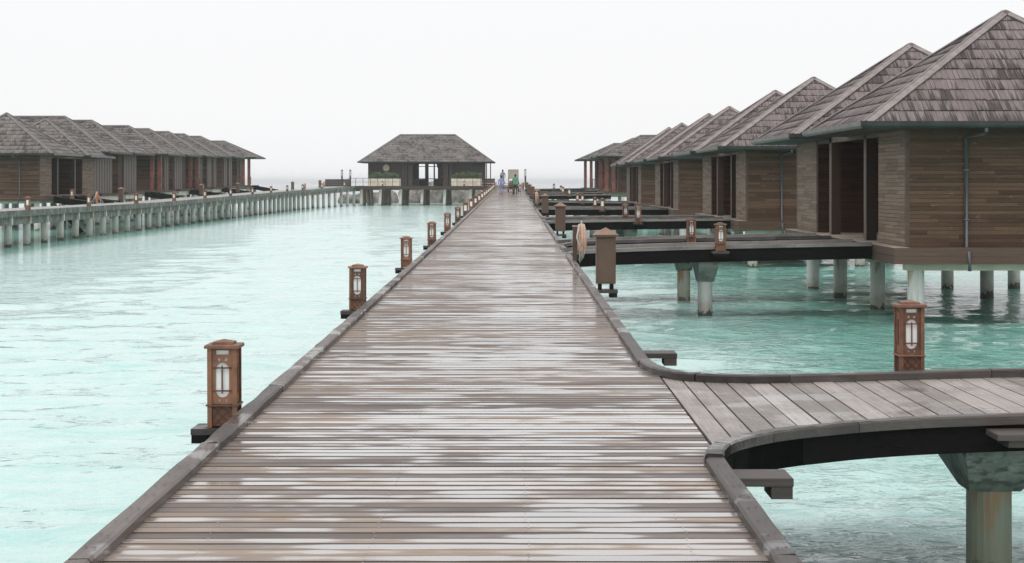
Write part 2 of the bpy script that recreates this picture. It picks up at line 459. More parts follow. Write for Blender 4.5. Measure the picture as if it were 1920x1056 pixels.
def mk_water():
    k = NT("lagoon_water", .045); p = k.pos(); x, y, z = k.sep(p)
    k.set("IOR", 1.33); k.set("Specular IOR Level", .34)
    k.set("Roughness", k.mapr(y, 15.0, 140.0, .04, .10))
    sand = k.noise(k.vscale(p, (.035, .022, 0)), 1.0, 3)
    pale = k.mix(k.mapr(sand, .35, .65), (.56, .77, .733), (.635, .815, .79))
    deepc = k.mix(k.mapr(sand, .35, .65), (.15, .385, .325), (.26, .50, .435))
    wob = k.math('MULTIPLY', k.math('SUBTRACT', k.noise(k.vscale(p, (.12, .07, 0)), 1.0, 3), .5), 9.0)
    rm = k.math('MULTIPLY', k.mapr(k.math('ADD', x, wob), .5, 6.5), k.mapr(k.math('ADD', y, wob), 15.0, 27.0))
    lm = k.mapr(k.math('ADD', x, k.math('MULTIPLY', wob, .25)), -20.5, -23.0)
    wave_light = k.noise(k.vscale(p, (.8, 2.0, 0)), 1.0, 4, .6, .8)  # streaks of light refracted through the waves, painted into the water colour
    pale = k.mix(k.mapr(wave_light, .42, .72), pale, (.43, .70, .66))
    c = k.mix(k.math('MAXIMUM', rm, lm), pale, k.mix(k.mapr(wave_light, .40, .66), deepc, (.125, .315, .265)))
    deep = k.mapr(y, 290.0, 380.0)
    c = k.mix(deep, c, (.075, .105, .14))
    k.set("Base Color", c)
    n1 = k.noise(k.vscale(p, (.9, 1.3, 0)), 1.0, 3, .5, .4)
    n2 = k.noise(k.vscale(p, (3.0, 4.4, 0)), 1.0, 3, .55, .5)
    n3 = k.noise(k.vscale(p, (7.0, 10.0, 0)), 1.0, 2, .5, .4)
    h = k.math('ADD', k.math('MULTIPLY', n1, .10), k.math('ADD', k.math('MULTIPLY', n2, .082), k.math('MULTIPLY', n3, .022)))
    nd = k.n("ShaderNodeBump"); nd.inputs["Distance"].default_value = 1.0; k.put(nd.inputs["Height"], h)
    k.put(nd.inputs["Strength"], k.mapr(y, 20.0, 330.0, .72, .42)); k.set("Normal", nd.outputs[0])
    return k.m
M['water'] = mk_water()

def build_water():
    import numpy as np
    def axis_sym(fine, step, far, growth):
        a = list(np.arange(0, fine, step)); s = step
        while a[-1] < far:
            s *= growth; a.append(a[-1] + s)
        return a
    xp = axis_sym(11, .13, 7000, 1.14)
    xs = np.array([-q for q in reversed(xp[1:])] + xp)
    ys = [-60, -30, -12, -4, 0, 3]
    while ys[-1] < 330: ys.append(ys[-1] + max(.11, .0048*ys[-1]))
    s = 2.0
    while ys[-1] < 7500:
        s *= 1.16; ys.append(ys[-1] + s)
    ys = np.array(ys, float)
    dx = np.gradient(xs); dy = np.gradient(ys)
    Xg, Yg = np.meshgrid(xs, ys)
    cell = np.maximum(dx[None, :]*1.0, dy[:, None])
    Zg = np.zeros_like(Xg)
    r2 = np.random.RandomState(5)
    for i in range(46):
        lam = .38*(1.06**i)*(.85+.3*r2.rand())
        th = math.radians(-70 + 38*r2.randn())
        k = 2*math.pi/lam
        amp = .0042*lam**.55
        att = np.clip(1.6 - 4.2*cell/lam, 0, 1)
        ph = k*(math.cos(th)*Xg + math.sin(th)*Yg) + 6.28*r2.rand() + .9*np.sin(Xg*.21+i)*np.sin(Yg*.17+2*i)
        Zg += att*amp*(np.sin(ph) + .25*np.sin(2*ph+.7))
    Zg = np.clip(Zg, -.16, .2)
    nx, ny = len(xs), len(ys)
    co = np.stack([Xg, Yg, Zg], -1).reshape(-1, 3)
    idx = np.arange(nx*ny).reshape(ny, nx)
    q = np.stack([idx[:-1, :-1], idx[:-1, 1:], idx[1:, 1:], idx[1:, :-1]], -1).reshape(-1, 4)
    me = bpy.data.meshes.new("water")
    me.vertices.add(len(co)); me.vertices.foreach_set("co", co.ravel())
    me.loops.add(q.size); me.loops.foreach_set("vertex_index", q.ravel().astype(np.int32))
    me.polygons.add(len(q)); me.polygons.foreach_set("loop_start", np.arange(0, q.size, 4, dtype=np.int32))
    me.polygons.foreach_set("loop_total", np.full(len(q), 4, dtype=np.int32))
    me.polygons.foreach_set("use_smooth", np.ones(len(q), dtype=bool))
    me.update(); me.validate()
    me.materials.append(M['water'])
    o = bpy.data.objects.new("water", me); COL.objects.link(o)
    tag(o, "pale turquoise lagoon water reaching out to the grey open sea", "water", kind="structure")
build_water()

# ------------------------------------------------------------------ main boardwalk
XL, XR = -1.98, 1.24            # inner faces of the kerbs
PL, PR = -2.10, 1.37            # plank ends
PITCH = .152
walk = thing("boardwalk", "long wet wooden boardwalk running straight from the camera to the pavilion", "boardwalk", (0, 8, deck_z(8)))
plank_meshes = []
for i in range(12):
    m_ = MB()
    w = PITCH - .005 - .013*rng.random()**1.5
    segs = 6; b = 0
    # a slightly bowed board with rounded long edges
    prof = [(-w/2, -.04), (w/2, -.04), (w/2, -.004), (w/2-.004, 0), (-w/2+.004, 0), (-w/2, -.004)]
    amp = [rng.uniform(-.0008, .0008) for _ in range(segs+1)]
    tilt = rng.uniform(-.006, .006)
    for sgi in range(segs+1):
        xx = PL + (PR-PL)*sgi/segs
        for (yy, zz) in prof:
            m_.v.append((xx, yy + amp[sgi]*.5, zz + amp[sgi] + yy*tilt))
    n_ = len(prof)
    for sgi in range(segs):
        for j in range(n_):
            k2 = (j+1) % n_
            m_.f.append((sgi*n_+j, (sgi+1)*n_+j, (sgi+1)*n_+k2, sgi*n_+k2))
    m_.f.append(tuple(reversed(range(n_)))); m_.f.append(tuple(segs*n_+j for j in range(n_)))
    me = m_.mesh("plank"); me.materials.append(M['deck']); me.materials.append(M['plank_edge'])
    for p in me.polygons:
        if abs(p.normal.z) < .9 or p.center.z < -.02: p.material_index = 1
    plank_meshes.append(me)
Y0 = PITCH*58
for i in range(300):
    y = Y0 + PITCH*(i+.5) + rng.uniform(-.002, .002)
    new_from(rng.choice(plank_meshes), "plank", walk, (0, y, deck_z(y) + rng.uniform(-.0022, .0022)*(1 if y < 16 else .5 if y < 26 else .2)))
far = MB(); y = Y0 + PITCH*300
END = 283.0
while y < END:
    z = deck_z(y)
    far.box(PL, PR, y+.003, y+PITCH-.003, z-.04, z); y += PITCH
y = PITCH*-40                      # boards under and behind the camera, out of the frame
while y < Y0-.01:
    far.box(PL, PR, y+.004, y+PITCH-.004, deck_z(y)-.04, deck_z(y)); y += PITCH
far.build("plank", M['deck'], walk, kind="stuff")
# joists below so that nothing shows through the gaps, edge beams, crossheads and piles
for xx in (-2.0, -1.57, -.71, .08, .9, 1.27):
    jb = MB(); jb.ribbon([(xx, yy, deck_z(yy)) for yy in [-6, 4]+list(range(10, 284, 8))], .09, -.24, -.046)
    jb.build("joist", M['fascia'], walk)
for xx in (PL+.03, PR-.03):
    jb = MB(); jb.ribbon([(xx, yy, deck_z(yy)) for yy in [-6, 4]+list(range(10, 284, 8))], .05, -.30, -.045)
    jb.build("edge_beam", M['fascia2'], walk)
for i in range(24):
    yy = -3 + 12*i
    MB().box(-2.2, 1.45, yy-.2, yy+.2, deck_z(yy)-.62, deck_z(yy)-.302).build("crosshead", M['grey_conc'], walk)
    for xx in (-1.5, .8):
        MB().cyl((xx, yy, -.8), (xx, yy, deck_z(yy)-.60), .19, n=14).build("pile", M['pile'], walk, smooth=False)

# kerb timbers: rough squared logs end to end
def kerb_piece(x0, y0, y1, w=.125, h=.062):
    m_ = MB(); n = max(2, int((y1-y0)/.45)); c = .014; prof_n = 6
    for k in range(n+1):
        yy = y0 + (y1-y0)*k/n + (.004 if k == 0 else 0) - (.004 if k == n else 0)
        z = deck_z(yy); j = rng.uniform(-.005, .005); j2 = rng.uniform(-.006, .006)
        a, b2 = x0+j, x0+w+j2
        m_.v += [(a, yy, z-.01), (b2, yy, z-.01), (b2, yy, z+h-c), (b2-c, yy, z+h+j), (a+c, yy, z+h+j2), (a, yy, z+h-c)]
    for k in range(n):
        for j in range(prof_n):
            k2 = (j+1) % prof_n
            m_.f.append((k*6+j, (k+1)*6+j, (k+1)*6+k2, k*6+k2))
    m_.f.append(tuple(reversed(range(6)))); m_.f.append(tuple(n*6+j for j in range(6)))
    return m_
def kerb_run(x0, y0, y1, parent):
    y = y0
    while y < y1-.05:
        L = min(rng.uniform(3.2, 4.2), y1-y)
        if y1-y-L < 1.0: L = y1-y
        kerb_piece(x0, y, y+L).build("kerb_timber", M['kerb'], parent)
        y += L
kerb_run(XL-.125, -6, END, walk)
# openings in the right kerb where side walkways leave
PAIRS = [42.7 + 29.2*k for k in range(4)]
openings = [(12.45, 18.8)]
branches = []
for D0 in PAIRS:
    branches += [(D0+2.2, D0+4.7), (D0+7.9, D0+10.4)]
branches += [(163.0, 165.5), (177.5, 180), (190, 192.5), (215.5, 218)]
openings += [(a-.45, b+.45) for a, b in branches]
openings.sort()
yy = -6.0
for a, b in openings:
    if a > yy: kerb_run(XR, yy, a, walk)
    yy = b
kerb_run(XR, yy, END, walk)

# nails: pairs along the joist lines; joined because they are a millimetre across
nl = MB()
for i in range(300):
    y = Y0 + PITCH*(i+.5)
    if y < 8: continue
    for xx in (-1.57, -.71, .08, .9):
        for o in (-.042, .042):
            if rng.random() < .45: continue
            r_ = .0065; cx = xx + rng.uniform(-.012, .012); cy = y + o; z = deck_z(y) + .0045
            b = len(nl.v)
            nl.v += [(cx + r_*math.cos(t*math.pi/3), cy + r_*math.sin(t*math.pi/3), z) for t in range(6)]
            nl.f.append(tuple(range(b, b+6)))
nl.build("nail", M['nail'], walk, kind="stuff")
nk = MB()
for x0 in (XL-.0625, XR+.0625):
    y = 8.5
    while y < 40:
        if not (x0 > 0 and any(a < y < b for a, b in openings)):
            for o in (-.02, .025):
                r_ = .009; cx = x0+o; cy = y+rng.uniform(-.05, .05); z = deck_z(cy)+.0685; b = len(nk.v)
                nk.v += [(cx + r_*math.cos(t*math.pi/3), cy + r_*math.sin(t*math.pi/3), z) for t in range(6)]
                nk.f.append(tuple(range(b, b+6)))
        y += .38
nk.build("nail", M['nail_dark'], walk, kind="stuff")

# empty bracket ends on the right edge (parts of the boardwalk)
for yb in (12.15, 20.7):
    zb = deck_z(yb) - .05
    MB().cbox(1.385, 1.78, yb-.02, yb+.36, zb-.05, zb+.005, .006).build("bracket_plank", M['bracket'], walk)
    MB().box(1.64, 1.775, yb-.015, yb+.34, zb-.13, zb-.052).build("bracket_block", M['bracket'], walk)

# ------------------------------------------------------------------ side walkway in the foreground
def lerp_path(pts, x):
    for (a, b) in zip(pts, pts[1:]):
        if a[0] <= x <= b[0]:
            t = (x-a[0])/(b[0]-a[0]); return a[1] + (b[1]-a[1])*t
    return pts[-1][1] if x > pts[-1][0] else pts[0][1]
def smooth_path(ctrl, n=6):
    out = []
    P = [ctrl[0]] + ctrl + [ctrl[-1]]
    for i in range(1, len(P)-2):
        p0, p1, p2, p3 = P[i-1], P[i], P[i+1], P[i+2]
        for k in range(n):
            t = k/n
            out.append(tuple(.5*((2*p1[d]) + (-p0[d]+p2[d])*t + (2*p0[d]-5*p1[d]+4*p2[d]-p3[d])*t*t + (-p0[d]+3*p1[d]-3*p2[d]+p3[d])*t**3) for d in range(2)))
    out.append(ctrl[-1])
    return out
w0 = thing("side_walkway", "curved foreground side walkway of broad pale planks joining the boardwalk at right", "walkway", (3.5, 15.6, 1.2))
def w0z(x): return deck_z(15.5) + max(0, (x-2.2))*.027
near_c = smooth_path([(1.302, 12.30), (1.33, 12.55), (1.42, 12.88), (1.60, 13.20), (1.88, 13.53), (2.25, 13.80), (2.75, 14.0), (3.4, 14.1), (5.0, 14.15), (8.4, 14.15)])
far_c = smooth_path([(1.302, 18.95), (1.33, 18.45), (1.42, 17.95), (1.60, 17.58), (1.95, 17.38), (2.5, 17.32), (3.4, 17.3), (5.0, 17.3), (8.4, 17.3)])
x = 1.385; n_pl = 0
while x < 8.4:
    wd = .19 + rng.uniform(-.012, .012) if n_pl else .175
    x1 = min(x+wd, 8.4); g = .0075
    m_ = MB(); ya0, ya1 = lerp_path(near_c, x), lerp_path(near_c, x1); yb0, yb1 = lerp_path(far_c, x), lerp_path(far_c, x1)
    dz = rng.uniform(-.002, .003)
    q = [(x+g, ya0-.02), (x1-g, ya1-.02), (x1-g, yb1+.02), (x+g, yb0+.02)]
    m_.quadbox([(a, b, w0z(a)-.045) for a, b in q] + [(a, b, w0z(a)+dz) for a, b in q])
    m_.build("plank", M['branch'], w0)
    x = x1; n_pl += 1
nw = MB(); xx = 1.46
while xx < 6:
    for (c_, sg) in ((near_c, 1), (far_c, -1)):
        for o in (-.045, .045):
            for dy in (.16, .9):
                cx, cy = xx+o+rng.uniform(-.008, .008), lerp_path(c_, xx)+sg*dy+rng.uniform(-.02, .02); z = w0z(cx)+.0045; b = len(nw.v)
                nw.v += [(cx+.0075*math.cos(t*math.pi/3), cy+.0075*math.sin(t*math.pi/3), z) for t in range(6)]; nw.f.append(tuple(range(b, b+6)))
    xx += .19
nw.build("nail", M['nail_dark'], w0, kind="stuff")
def path_pieces(path, parent, name, mat, w, h0, h1, zf, side=0.0, cuts=3, ch=0.0, jit=0.0):
    n = len(path)-1; per = math.ceil(n/cuts)
    for c in range(cuts):
        seg = path[c*per:min((c+1)*per, n)+1]
        if len(seg) > 1:
            # butt joints: each timber stops a few millimetres short of the next
            P = [Vector((a, b, zf(a))) for a, b in seg]
            P[0] = P[0] + (P[1]-P[0]).normalized()*.004; P[-1] = P[-1] + (P[-2]-P[-1]).normalized()*.004
            MB().ribbon(P, w, h0, h1, side, ch, jit).build(name, mat, parent)
path_pieces(near_c, w0, "kerb_timber", M['kerbx'], .125, .0, .075, w0z, 0, 5, .014, .004)
path_pieces(far_c, w0, "kerb_timber", M['kerbx'], .125, .0, .075, w0z, 0, 5, .014, .004)
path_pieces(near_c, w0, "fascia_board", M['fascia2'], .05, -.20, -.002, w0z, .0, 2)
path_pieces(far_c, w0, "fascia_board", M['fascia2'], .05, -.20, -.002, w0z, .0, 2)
MB().box(1.45, 8.4, 14.6, 16.8, deck_z(15.5)-.16, deck_z(15.5)-.05).build("joist", M['fascia'], w0)
def hammerhead(parent, x, y, ztop, wx=.46, wy=1.1, r=.178, hh=.42, mat_cap='grey_conc', mat_pile='pile'):
    m_ = MB()
    m_.quadbox([(x-r*1.12, y-r*1.12, ztop-hh), (x+r*1.12, y-r*1.12, ztop-hh), (x+r*1.12, y+r*1.12, ztop-hh), (x-r*1.12, y+r*1.12, ztop-hh),
                (x-wx, y-wy, ztop-.10), (x+wx, y-wy, ztop-.10), (x+wx, y+wy, ztop-.10), (x-wx, y+wy, ztop-.10)])
    m_.box(x-wx, x+wx, y-wy, y+wy, ztop-.1, ztop)
    m_.build("pile_cap", M[mat_cap], parent)
    MB().cyl((x, y, -.8), (x, y, ztop-hh+.02), r, n=20).build("pile", M[mat_pile], parent, smooth=False)
hammerhead(w0, 3.80, 15.3, w0z(3.8)-.202, .37, .80, .178, .46, 'mossy', 'pile_green')
hammerhead(w0, 7.2, 15.3, w0z(7.2)-.202, .45, .95, .178, .46, 'mossy', 'pile_green')
zb = w0z(3.9) - .035
MB().cbox(3.47, 4.25, 13.72, 14.1, zb-.045, zb, .006).build("bracket_plank", M['bracket'], w0)
MB().box(3.56, 4.2, 13.76, 14.1, zb-.10, zb-.047).build("bracket_block", M['bracket'], w0)

# ------------------------------------------------------------------ side walkways to the right hand bungalows
def branch_walk(i, ya, yb, zend, xend=8.41):
    nm = ["nearest", "second", "third", "fourth", "fifth", "sixth", "seventh", "eighth", "ninth", "tenth", "eleventh", "twelfth"][i]
    t = thing("side_walkway", f"black edged side walkway to the right hand bungalows, {nm} one behind the foreground walkway", "walkway", (5, (ya+yb)/2, 1.4), "straight side walkways on the right")
    z0 = deck_z((ya+yb)/2)
    zf = lambda x: z0 + (zend-z0)*min(1, max(0, (x-1.4)/(xend-1.4)))**.55
    fl = .42
    nc = smooth_path([(1.302, ya-fl), (1.36, ya-fl*.55), (1.52, ya-fl*.2), (1.85, ya-.02), (3.0, ya), (xend, ya)], 4)
    fc = smooth_path([(1.302, yb+fl), (1.36, yb+fl*.55), (1.52, yb+fl*.2), (1.85, yb+.02), (3.0, yb), (xend, yb)], 4)
    x = 1.385; st = MB(); individ = ya < 60
    while x < xend:
        x1 = min(x+.19, xend)
        m_ = MB() if individ else st
        q = [(x+.004, lerp_path(nc, x)), (x1-.004, lerp_path(nc, x1)), (x1-.004, lerp_path(fc, x1)), (x+.004, lerp_path(fc, x))]
        m_.quadbox([(a, b, zf(a)-.04) for a, b in q] + [(a, b, zf(a)) for a, b in q])
        if individ: m_.build("plank", M['branch_x'], t)
        x = x1
    if not individ: st.build("plank", M['branch_x'], t, kind="stuff")
    for c in (nc, fc):
        path_pieces(c, t, "kerb_timber", M['kerbw'], .12, .0, .085, zf, 0, 2)
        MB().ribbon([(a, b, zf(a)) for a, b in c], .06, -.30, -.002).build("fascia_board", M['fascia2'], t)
    hammerhead(t, 4.62, (ya+yb)/2-.2, zf(4.6)-.302, .23, .9, .175, .50, 'mossy' if i % 2 else 'grey_conc', 'pile_rust' if i % 2 else 'pile')
    return t, zf
bw = []
for i, (a, b) in enumerate(branches):
    k = i//2
    zend = 1.70 if i < 8 else [2.05, 2.15, 2.25, 2.4][i-8]
    bw.append(branch_walk(i, a, b, zend)[1])

# ------------------------------------------------------------------ roofs, walls, bungalows
def roof_faces(x0, x1, y0, y1, ze, zr):
    ym = (y0+y1)/2; hd = (y1-y0)/2
    if (x1-x0) > (y1-y0)+.3: r0, r1 = Vector((x0+hd, ym, zr)), Vector((x1-hd, ym, zr))
    else: r0 = r1 = Vector(((x0+x1)/2, ym, zr))
    A, B, C, D = Vector((x0, y0, ze)), Vector((x1, y0, ze)), Vector((x1, y1, ze)), Vector((x0, y1, ze))
    return [(A, B, r0, r1), (C, D, r1, r0), (D, A, r0, r0), (B, C, r1, r1)]

def hip_roof(house, x0, x1, y0, y1, ze, zr, courses, sw, mat, hipmat, individual=0, gut=None, far=False):
    F = roof_faces(x0, x1, y0, y1, ze, zr)
    m_ = MB(); v = []
    A, B, r0, r1 = F[0]; C, D = F[1][0], F[1][1]
    lo = .03
    pts = [A, B, C, D, r0, r1]
    m_.v = [tuple(p) for p in pts] + [(p.x, p.y, p.z-.10) for p in (A, B, C, D)]
    m_.f = [(0, 1, 5, 4), (2, 3, 4, 5), (3, 0, 4), (1, 2, 5), (9, 8, 7, 6), (0, 6, 7, 1), (1, 7, 8, 2), (2, 8, 9, 3), (3, 9, 6, 0)]
    roof = m_.build("roof", M['underlay'], house)
    joined = MB(); joined.uv = []
    singles = 0
    for fi, (A, B, C, D) in enumerate(F):
        ud = (B-A).normalized(); W = (B-A).length
        mid_top = (C+D)/2; base_mid = (A+B)/2
        vd = (mid_top-base_mid); vd = vd - ud*vd.dot(ud); H = vd.length; vd.normalize()
        nrm = ud.cross(vd).normalized()
        lu, ru = (C-A).dot(ud), (D-A).dot(ud)
        e = H/courses
        for c in range(courses):
            u = rng.uniform(-sw, 0)
            lastc = (c == courses-1)
            while u < W:
                w = sw*rng.uniform(.65, 1.35); u0, u1 = u, u+w-.008
                u += w
                vb = c*e - (.05 if c == 0 else 0) + rng.uniform(-.006, .006)*(0 if far else 1); vt = min((c+1)*e+.03, H)
                def lim(vv):
                    t = max(0, min(1, vv/H)); return lu*t, W+(ru-W)*t
                lb, rb = lim(vb); lt, rt = lim(vt)
                a0, a1 = max(u0, lb), min(u1, rb)
                if a1-a0 < .015: continue
                b0, b1 = min(max(u0, lt), rt), max(min(u1, rt), lt)
                if b1 < b0: b0 = b1 = (b0+b1)/2
                hb = .034 + rng.uniform(-.010, .012); ht = .008
                q = [(a0, vb, .002), (a1, vb, .002), (b1, vt, .0), (b0, vt, .0), (a0, vb, hb), (a1, vb, hb), (b1, vt, ht), (b0, vt, ht)]
                P3 = [tuple(A + ud*uu + vd*vv + nrm*ww) for uu, vv, ww in q]
                uvs = [(uu + fi*37.0, c + fi*11.0, 1-(vv-c*e)/e if vv < (c+.5)*e else 0.0) for uu, vv, ww in q]
                if fi == 0 and singles < individual and a0 < 4.4:
                    s_ = MB(); s_.uv = uvs; s_.quadbox(P3)
                    s_.build("shingle", mat, roof); singles += 1
                else:
                    b = len(joined.v); joined.v += P3; joined.uv += uvs
                    joined.f += [(b+4, b+5, b+6, b+7), (b, b+1, b+5, b+4), (b+1, b+2, b+6, b+5), (b+3, b, b+4, b+7)]
    joined.build("shingle", mat, roof, kind="stuff")
    # hip caps: a board on each side of every hip and of the ridge
    hips = [(F[0], 0), (F[0], 1), (F[1], 0), (F[1], 1)]
    edges = [(F[0][0], F[0][2], F[0], F[2]), (F[0][1], F[0][3], F[0], F[3]), (F[1][0], F[1][2], F[1], F[3]), (F[1][1], F[1][3], F[1], F[2])]
    if (F[0][3]-F[0][2]).length > .1: edges.append((F[0][2], F[0][3], F[0], F[1]))
    cw = .145
    for p, q, f1, f2 in edges:
        hb = MB()
        for f in (f1, f2):
            A, B, C, D = f
            ud = (B-A).normalized(); vd = ((C+D)/2-(A+B)/2); vd = (vd - ud*vd.dot(ud)).normalized(); nr = ud.cross(vd).normalized()
            t = (q-p).normalized(); inn = nr.cross(t).normalized()
            cen = (A+B+C+D)/4
            if inn.dot(cen-p) < 0: inn = -inn
            o = nr*.042; th = nr*.028
            a, b2 = p - t*.03, q + t*.0
            hb.quadbox([a+o, b2+o, b2+o+inn*cw, a+o+inn*cw, a+o+th, b2+o+th, b2+o+inn*cw+th, a+o+inn*cw+th])
        hb.build("hip_cap", hipmat, roof)
    # gutters on all four eaves, with a fascia board behind
    gm = gut or [M['gutter']]*4
    for gi, (A, B, C, D) in enumerate(F):
        ud = (B-A).normalized(); out = Vector((ud.y, -ud.x, 0))
        g = MB(); prof = [(.0, .035), (.0, -.06), (.03, -.105), (.08, -.12), (.13, -.105), (.155, -.06), (.16, .035), (.145, .035), (.14, -.05), (.02, -.05), (.015, .035)]
        b = len(g.v)
        for pt, ex in ((A, -.15), (B, .15)):
            for (o, z) in prof:
                # mitred ends
                q = pt + out*(o+.004) + ud*((o+.004) if ex > 0 else -(o+.004)); g.v.append((q.x, q.y, q.z+z-.01))
        n = len(prof)
        for j in range(n):
            k2 = (j+1) % n; g.f.append((j, k2, n+k2, n+j))
        g.f.append(tuple(reversed(range(n)))); g.f.append(tuple(range(n, 2*n)))
        g.build("gutter", gm[gi], roof)
    return roof

_bx = MB().cbox(-.5, .5, -.5, .5, -.5, .5, .0).mesh("board_block")
BOARD = {}
def board_mesh(mat):
    if mat.name not in BOARD:
        me = MB().box(-.5, .5, -.5, .5, -.5, .5).mesh("board"); me.materials.append(mat); BOARD[mat.name] = me
    return BOARD[mat.name]

def clad(wall, p, q, nrm, z0, z1, mat, individual, bh=.0905, lo=1.1, hi=2.6):
    """horizontal boards on the vertical plane p-q (axis aligned), facing nrm"""
    p, q, nrm = Vector((*p, 0)), Vector((*q, 0)), Vector((*nrm, 0)); L = (q-p).length; d = (q-p)/L
    n = max(1, round((z1-z0)/bh)); bh = (z1-z0)/n; st = MB()
    for r in range(n):
        a = 0.0; first = True
        while a < L-.01:
            ln = rng.uniform(lo, hi)*(rng.uniform(.2, 1) if first else 1); first = False
            b = min(a+ln, L)
            if L-b < .4: b = L
            c = p + d*((a+b)/2) + nrm*(.011+rng.uniform(-.002, .003)); z = z0 + bh*(r+.5)
            sx = abs(d.x)*(b-a-.004) + abs(nrm.x)*.022; sy = abs(d.y)*(b-a-.004) + abs(nrm.y)*.022; sz = bh-.007
            if individual:
                new_from(board_mesh(mat), "board", wall, (c.x, c.y, z), (sx, sy, sz))
            else:
                st.box(c.x-sx/2, c.x+sx/2, c.y-sy/2, c.y+sy/2, z-sz/2, z+sz/2)
            a = b
    if not individual: st.build("board", mat, wall, kind="stuff")

def wall(house, p, q, nrm, z0, z1, mat=None, individual=False, **kw):
    th = .12
    x0, x1 = sorted((p[0], q[0])); y0, y1 = sorted((p[1], q[1]))
    ix, iy = -nrm[0]*th, -nrm[1]*th
    if nrm[0]: x0, x1 = sorted((p[0], p[0]+ix))
    else: y0, y1 = sorted((p[1], p[1]+iy))
    w = MB().box(x0, x1, y0, y1, z0, z1).build("wall", M['soffit'], house)
    if mat: clad(w, p, q, nrm, z0+.004, z1-.004, mat, individual, **kw)
    return w

def duplex(label, s, Xw, D0, dz, level, group):
    """two bungalows under two pyramid roofs sharing an entrance recess; s=+1 right of the boardwalk, -1 left"""
    X = lambda a: Xw + s*a
    zf, zt = 1.75+dz, 4.44+dz; ze, zr = 4.50+dz, 7.27+dz
    h = thing("bungalow", label, "bungalow", (X(3), D0+8, 0), group)
    ind = level == 0
    W_ = (-s, 0)
    P0 = M['wall_pale']
    wall(h, (X(.0), D0), (X(6.4), D0), (0, -1), zf, zt, M['wall'], ind)
    wall(h, (X(0), D0+.125), (X(0), D0+3.2), W_, zf, zt, P0, ind, lo=.8, hi=1.9)
    wall(h, (X(.125), D0+3.2), (X(3.2), D0+3.2), (0, 1), zf, zt, None)
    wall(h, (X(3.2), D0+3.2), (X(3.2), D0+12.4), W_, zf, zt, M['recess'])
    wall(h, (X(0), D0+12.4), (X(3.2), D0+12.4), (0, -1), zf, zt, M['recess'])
    wall(h, (X(0), D0+12.525), (X(0), D0+16.3), W_, zf, zt, P0, ind, lo=.8, hi=1.9)
    wall(h, (X(0), D0+16.3), (X(6.4), D0+16.3), (0, 1), zf, zt, M['wall'])
    wall(h, (X(6.4), D0+.2), (X(6.4), D0+16.1), (s, 0), zf, zt, M['wall'])
    # corner trims
    for yy in (D0-.03, D0+16.25):
        MB().box(X(-.03), X(.055), yy, yy+.085, zf, zt).build("corner_trim", M['trim'], h)
    # doors in the recess
    for yy in (D0+4.6, D0+10.0):
        d = MB().box(X(3.12), X(3.17), yy, yy+.95, zf+.02, zf+2.1).build("door", M['post'], h)
        MB().cyl((X(3.08), yy+.85, zf+1.0), (X(3.08), yy+.85, zf+1.15), .015, n=8).build("door_handle", M['steel'], d)
    # posts in the entrance
    for yy in (D0+4.9, D0+10.1):
        MB().box(X(.02), X(.26), yy, yy+.32, zf, zt).build("post", M['post'], h)
        MB().box(X(.0), X(.019), yy-.01, yy+.33, zf, zt).build("post_trim", M['trim'], h)
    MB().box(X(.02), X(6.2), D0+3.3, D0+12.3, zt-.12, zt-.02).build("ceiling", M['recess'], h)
    MB().box(X(.0), X(.06), D0+3.2, D0+12.4, zt-.17, zt-.02).build("lintel", M['trim'], h)
    MB().box(X(.3), X(6.3), D0+6.9, D0+10.9, zt, zt+.16).build("link_roof", M['gutter'], h)
    # floor, sill and skirt
    MB().box(X(-.02), X(6.4), D0-.02, D0+16.32, zf-.19, zf-.004).build("floor_slab", M['sill'], h)
    for j, (a, b) in enumerate(((zf-.37, zf-.195), (zf-.187, zf-.012))):
        MB().box(X(-.35), X(6.7), D0-.37, D0-.33, a, b).build("skirt_board", M['skirt'], h)
        MB().box(X(-.35), X(-.31), D0-.328, D0+16.6, a, b).build("skirt_board", M['skirt'], h)
    MB().box(X(-.35), X(0), D0-.33, D0+16.6, zf-.011, zf-.0055).build("skirt_cap", M['sill'], h)
    MB().box(X(0), X(6.7), D0-.33, D0-.021, zf-.011, zf-.0055).build("skirt_cap", M['skirt'], h)
    for yy in (D0+.1, D0+4.6, D0+10.0, D0+14.8):
        MB().box(X(.0), X(6.6), yy, yy+.35, zf-.53, zf-.372).build("floor_beam", M['cream'], h)
        for a in (.26, 4.3, 6.3):
            MB().cyl((X(a), yy+.18, -.8), (X(a), yy+.18, zf-.53), .185, n=20).build("pile", M['pile'], h)
    # roofs
    sh, hp = (M['shingle'], M['hip']) if s > 0 else (M['shingle_far'], M['hip_far'])
    swd = .12 if level <= 1 else .24
    sides = [M['gutter'], M['gutter'], M['zinc'], M['zinc']]
    for ri, (ya, yb) in enumerate(((D0-.7, D0+7.4), (D0+10.2, D0+18.3))):
        xa, xb = sorted((X(-1.02), X(7.1)))
        hip_roof(h, xa, xb, ya, yb, ze, zr, 11, swd, sh, hp, individual=(300 if ind and ri == 0 else 0), gut=sides, far=level > 1)
        MB().box(min(X(-1.0), X(7.08)), max(X(-1.0), X(7.08)), ya+.02, yb-.02, ze-.13, ze-.102).build("soffit", M['soffit'], h)
    # downpipe on the front wall
    a = 1.3
    zp = ze-.14
    pipe = MB().tube([(X(a+.28), D0-.78, zp+.05), (X(a+.28), D0-.78, zp-.06), (X(a+.26), D0-.72, zp-.10), (X(a+.04), D0-.16, zp-.15), (X(a), D0-.09, zp-.20), (X(a), D0-.09, zf-.02), (X(a), D0-.42, zf-.12), (X(a), D0-.42, zf-.52)], .042, 10).build("downpipe", M['pipe'], h, smooth=True)
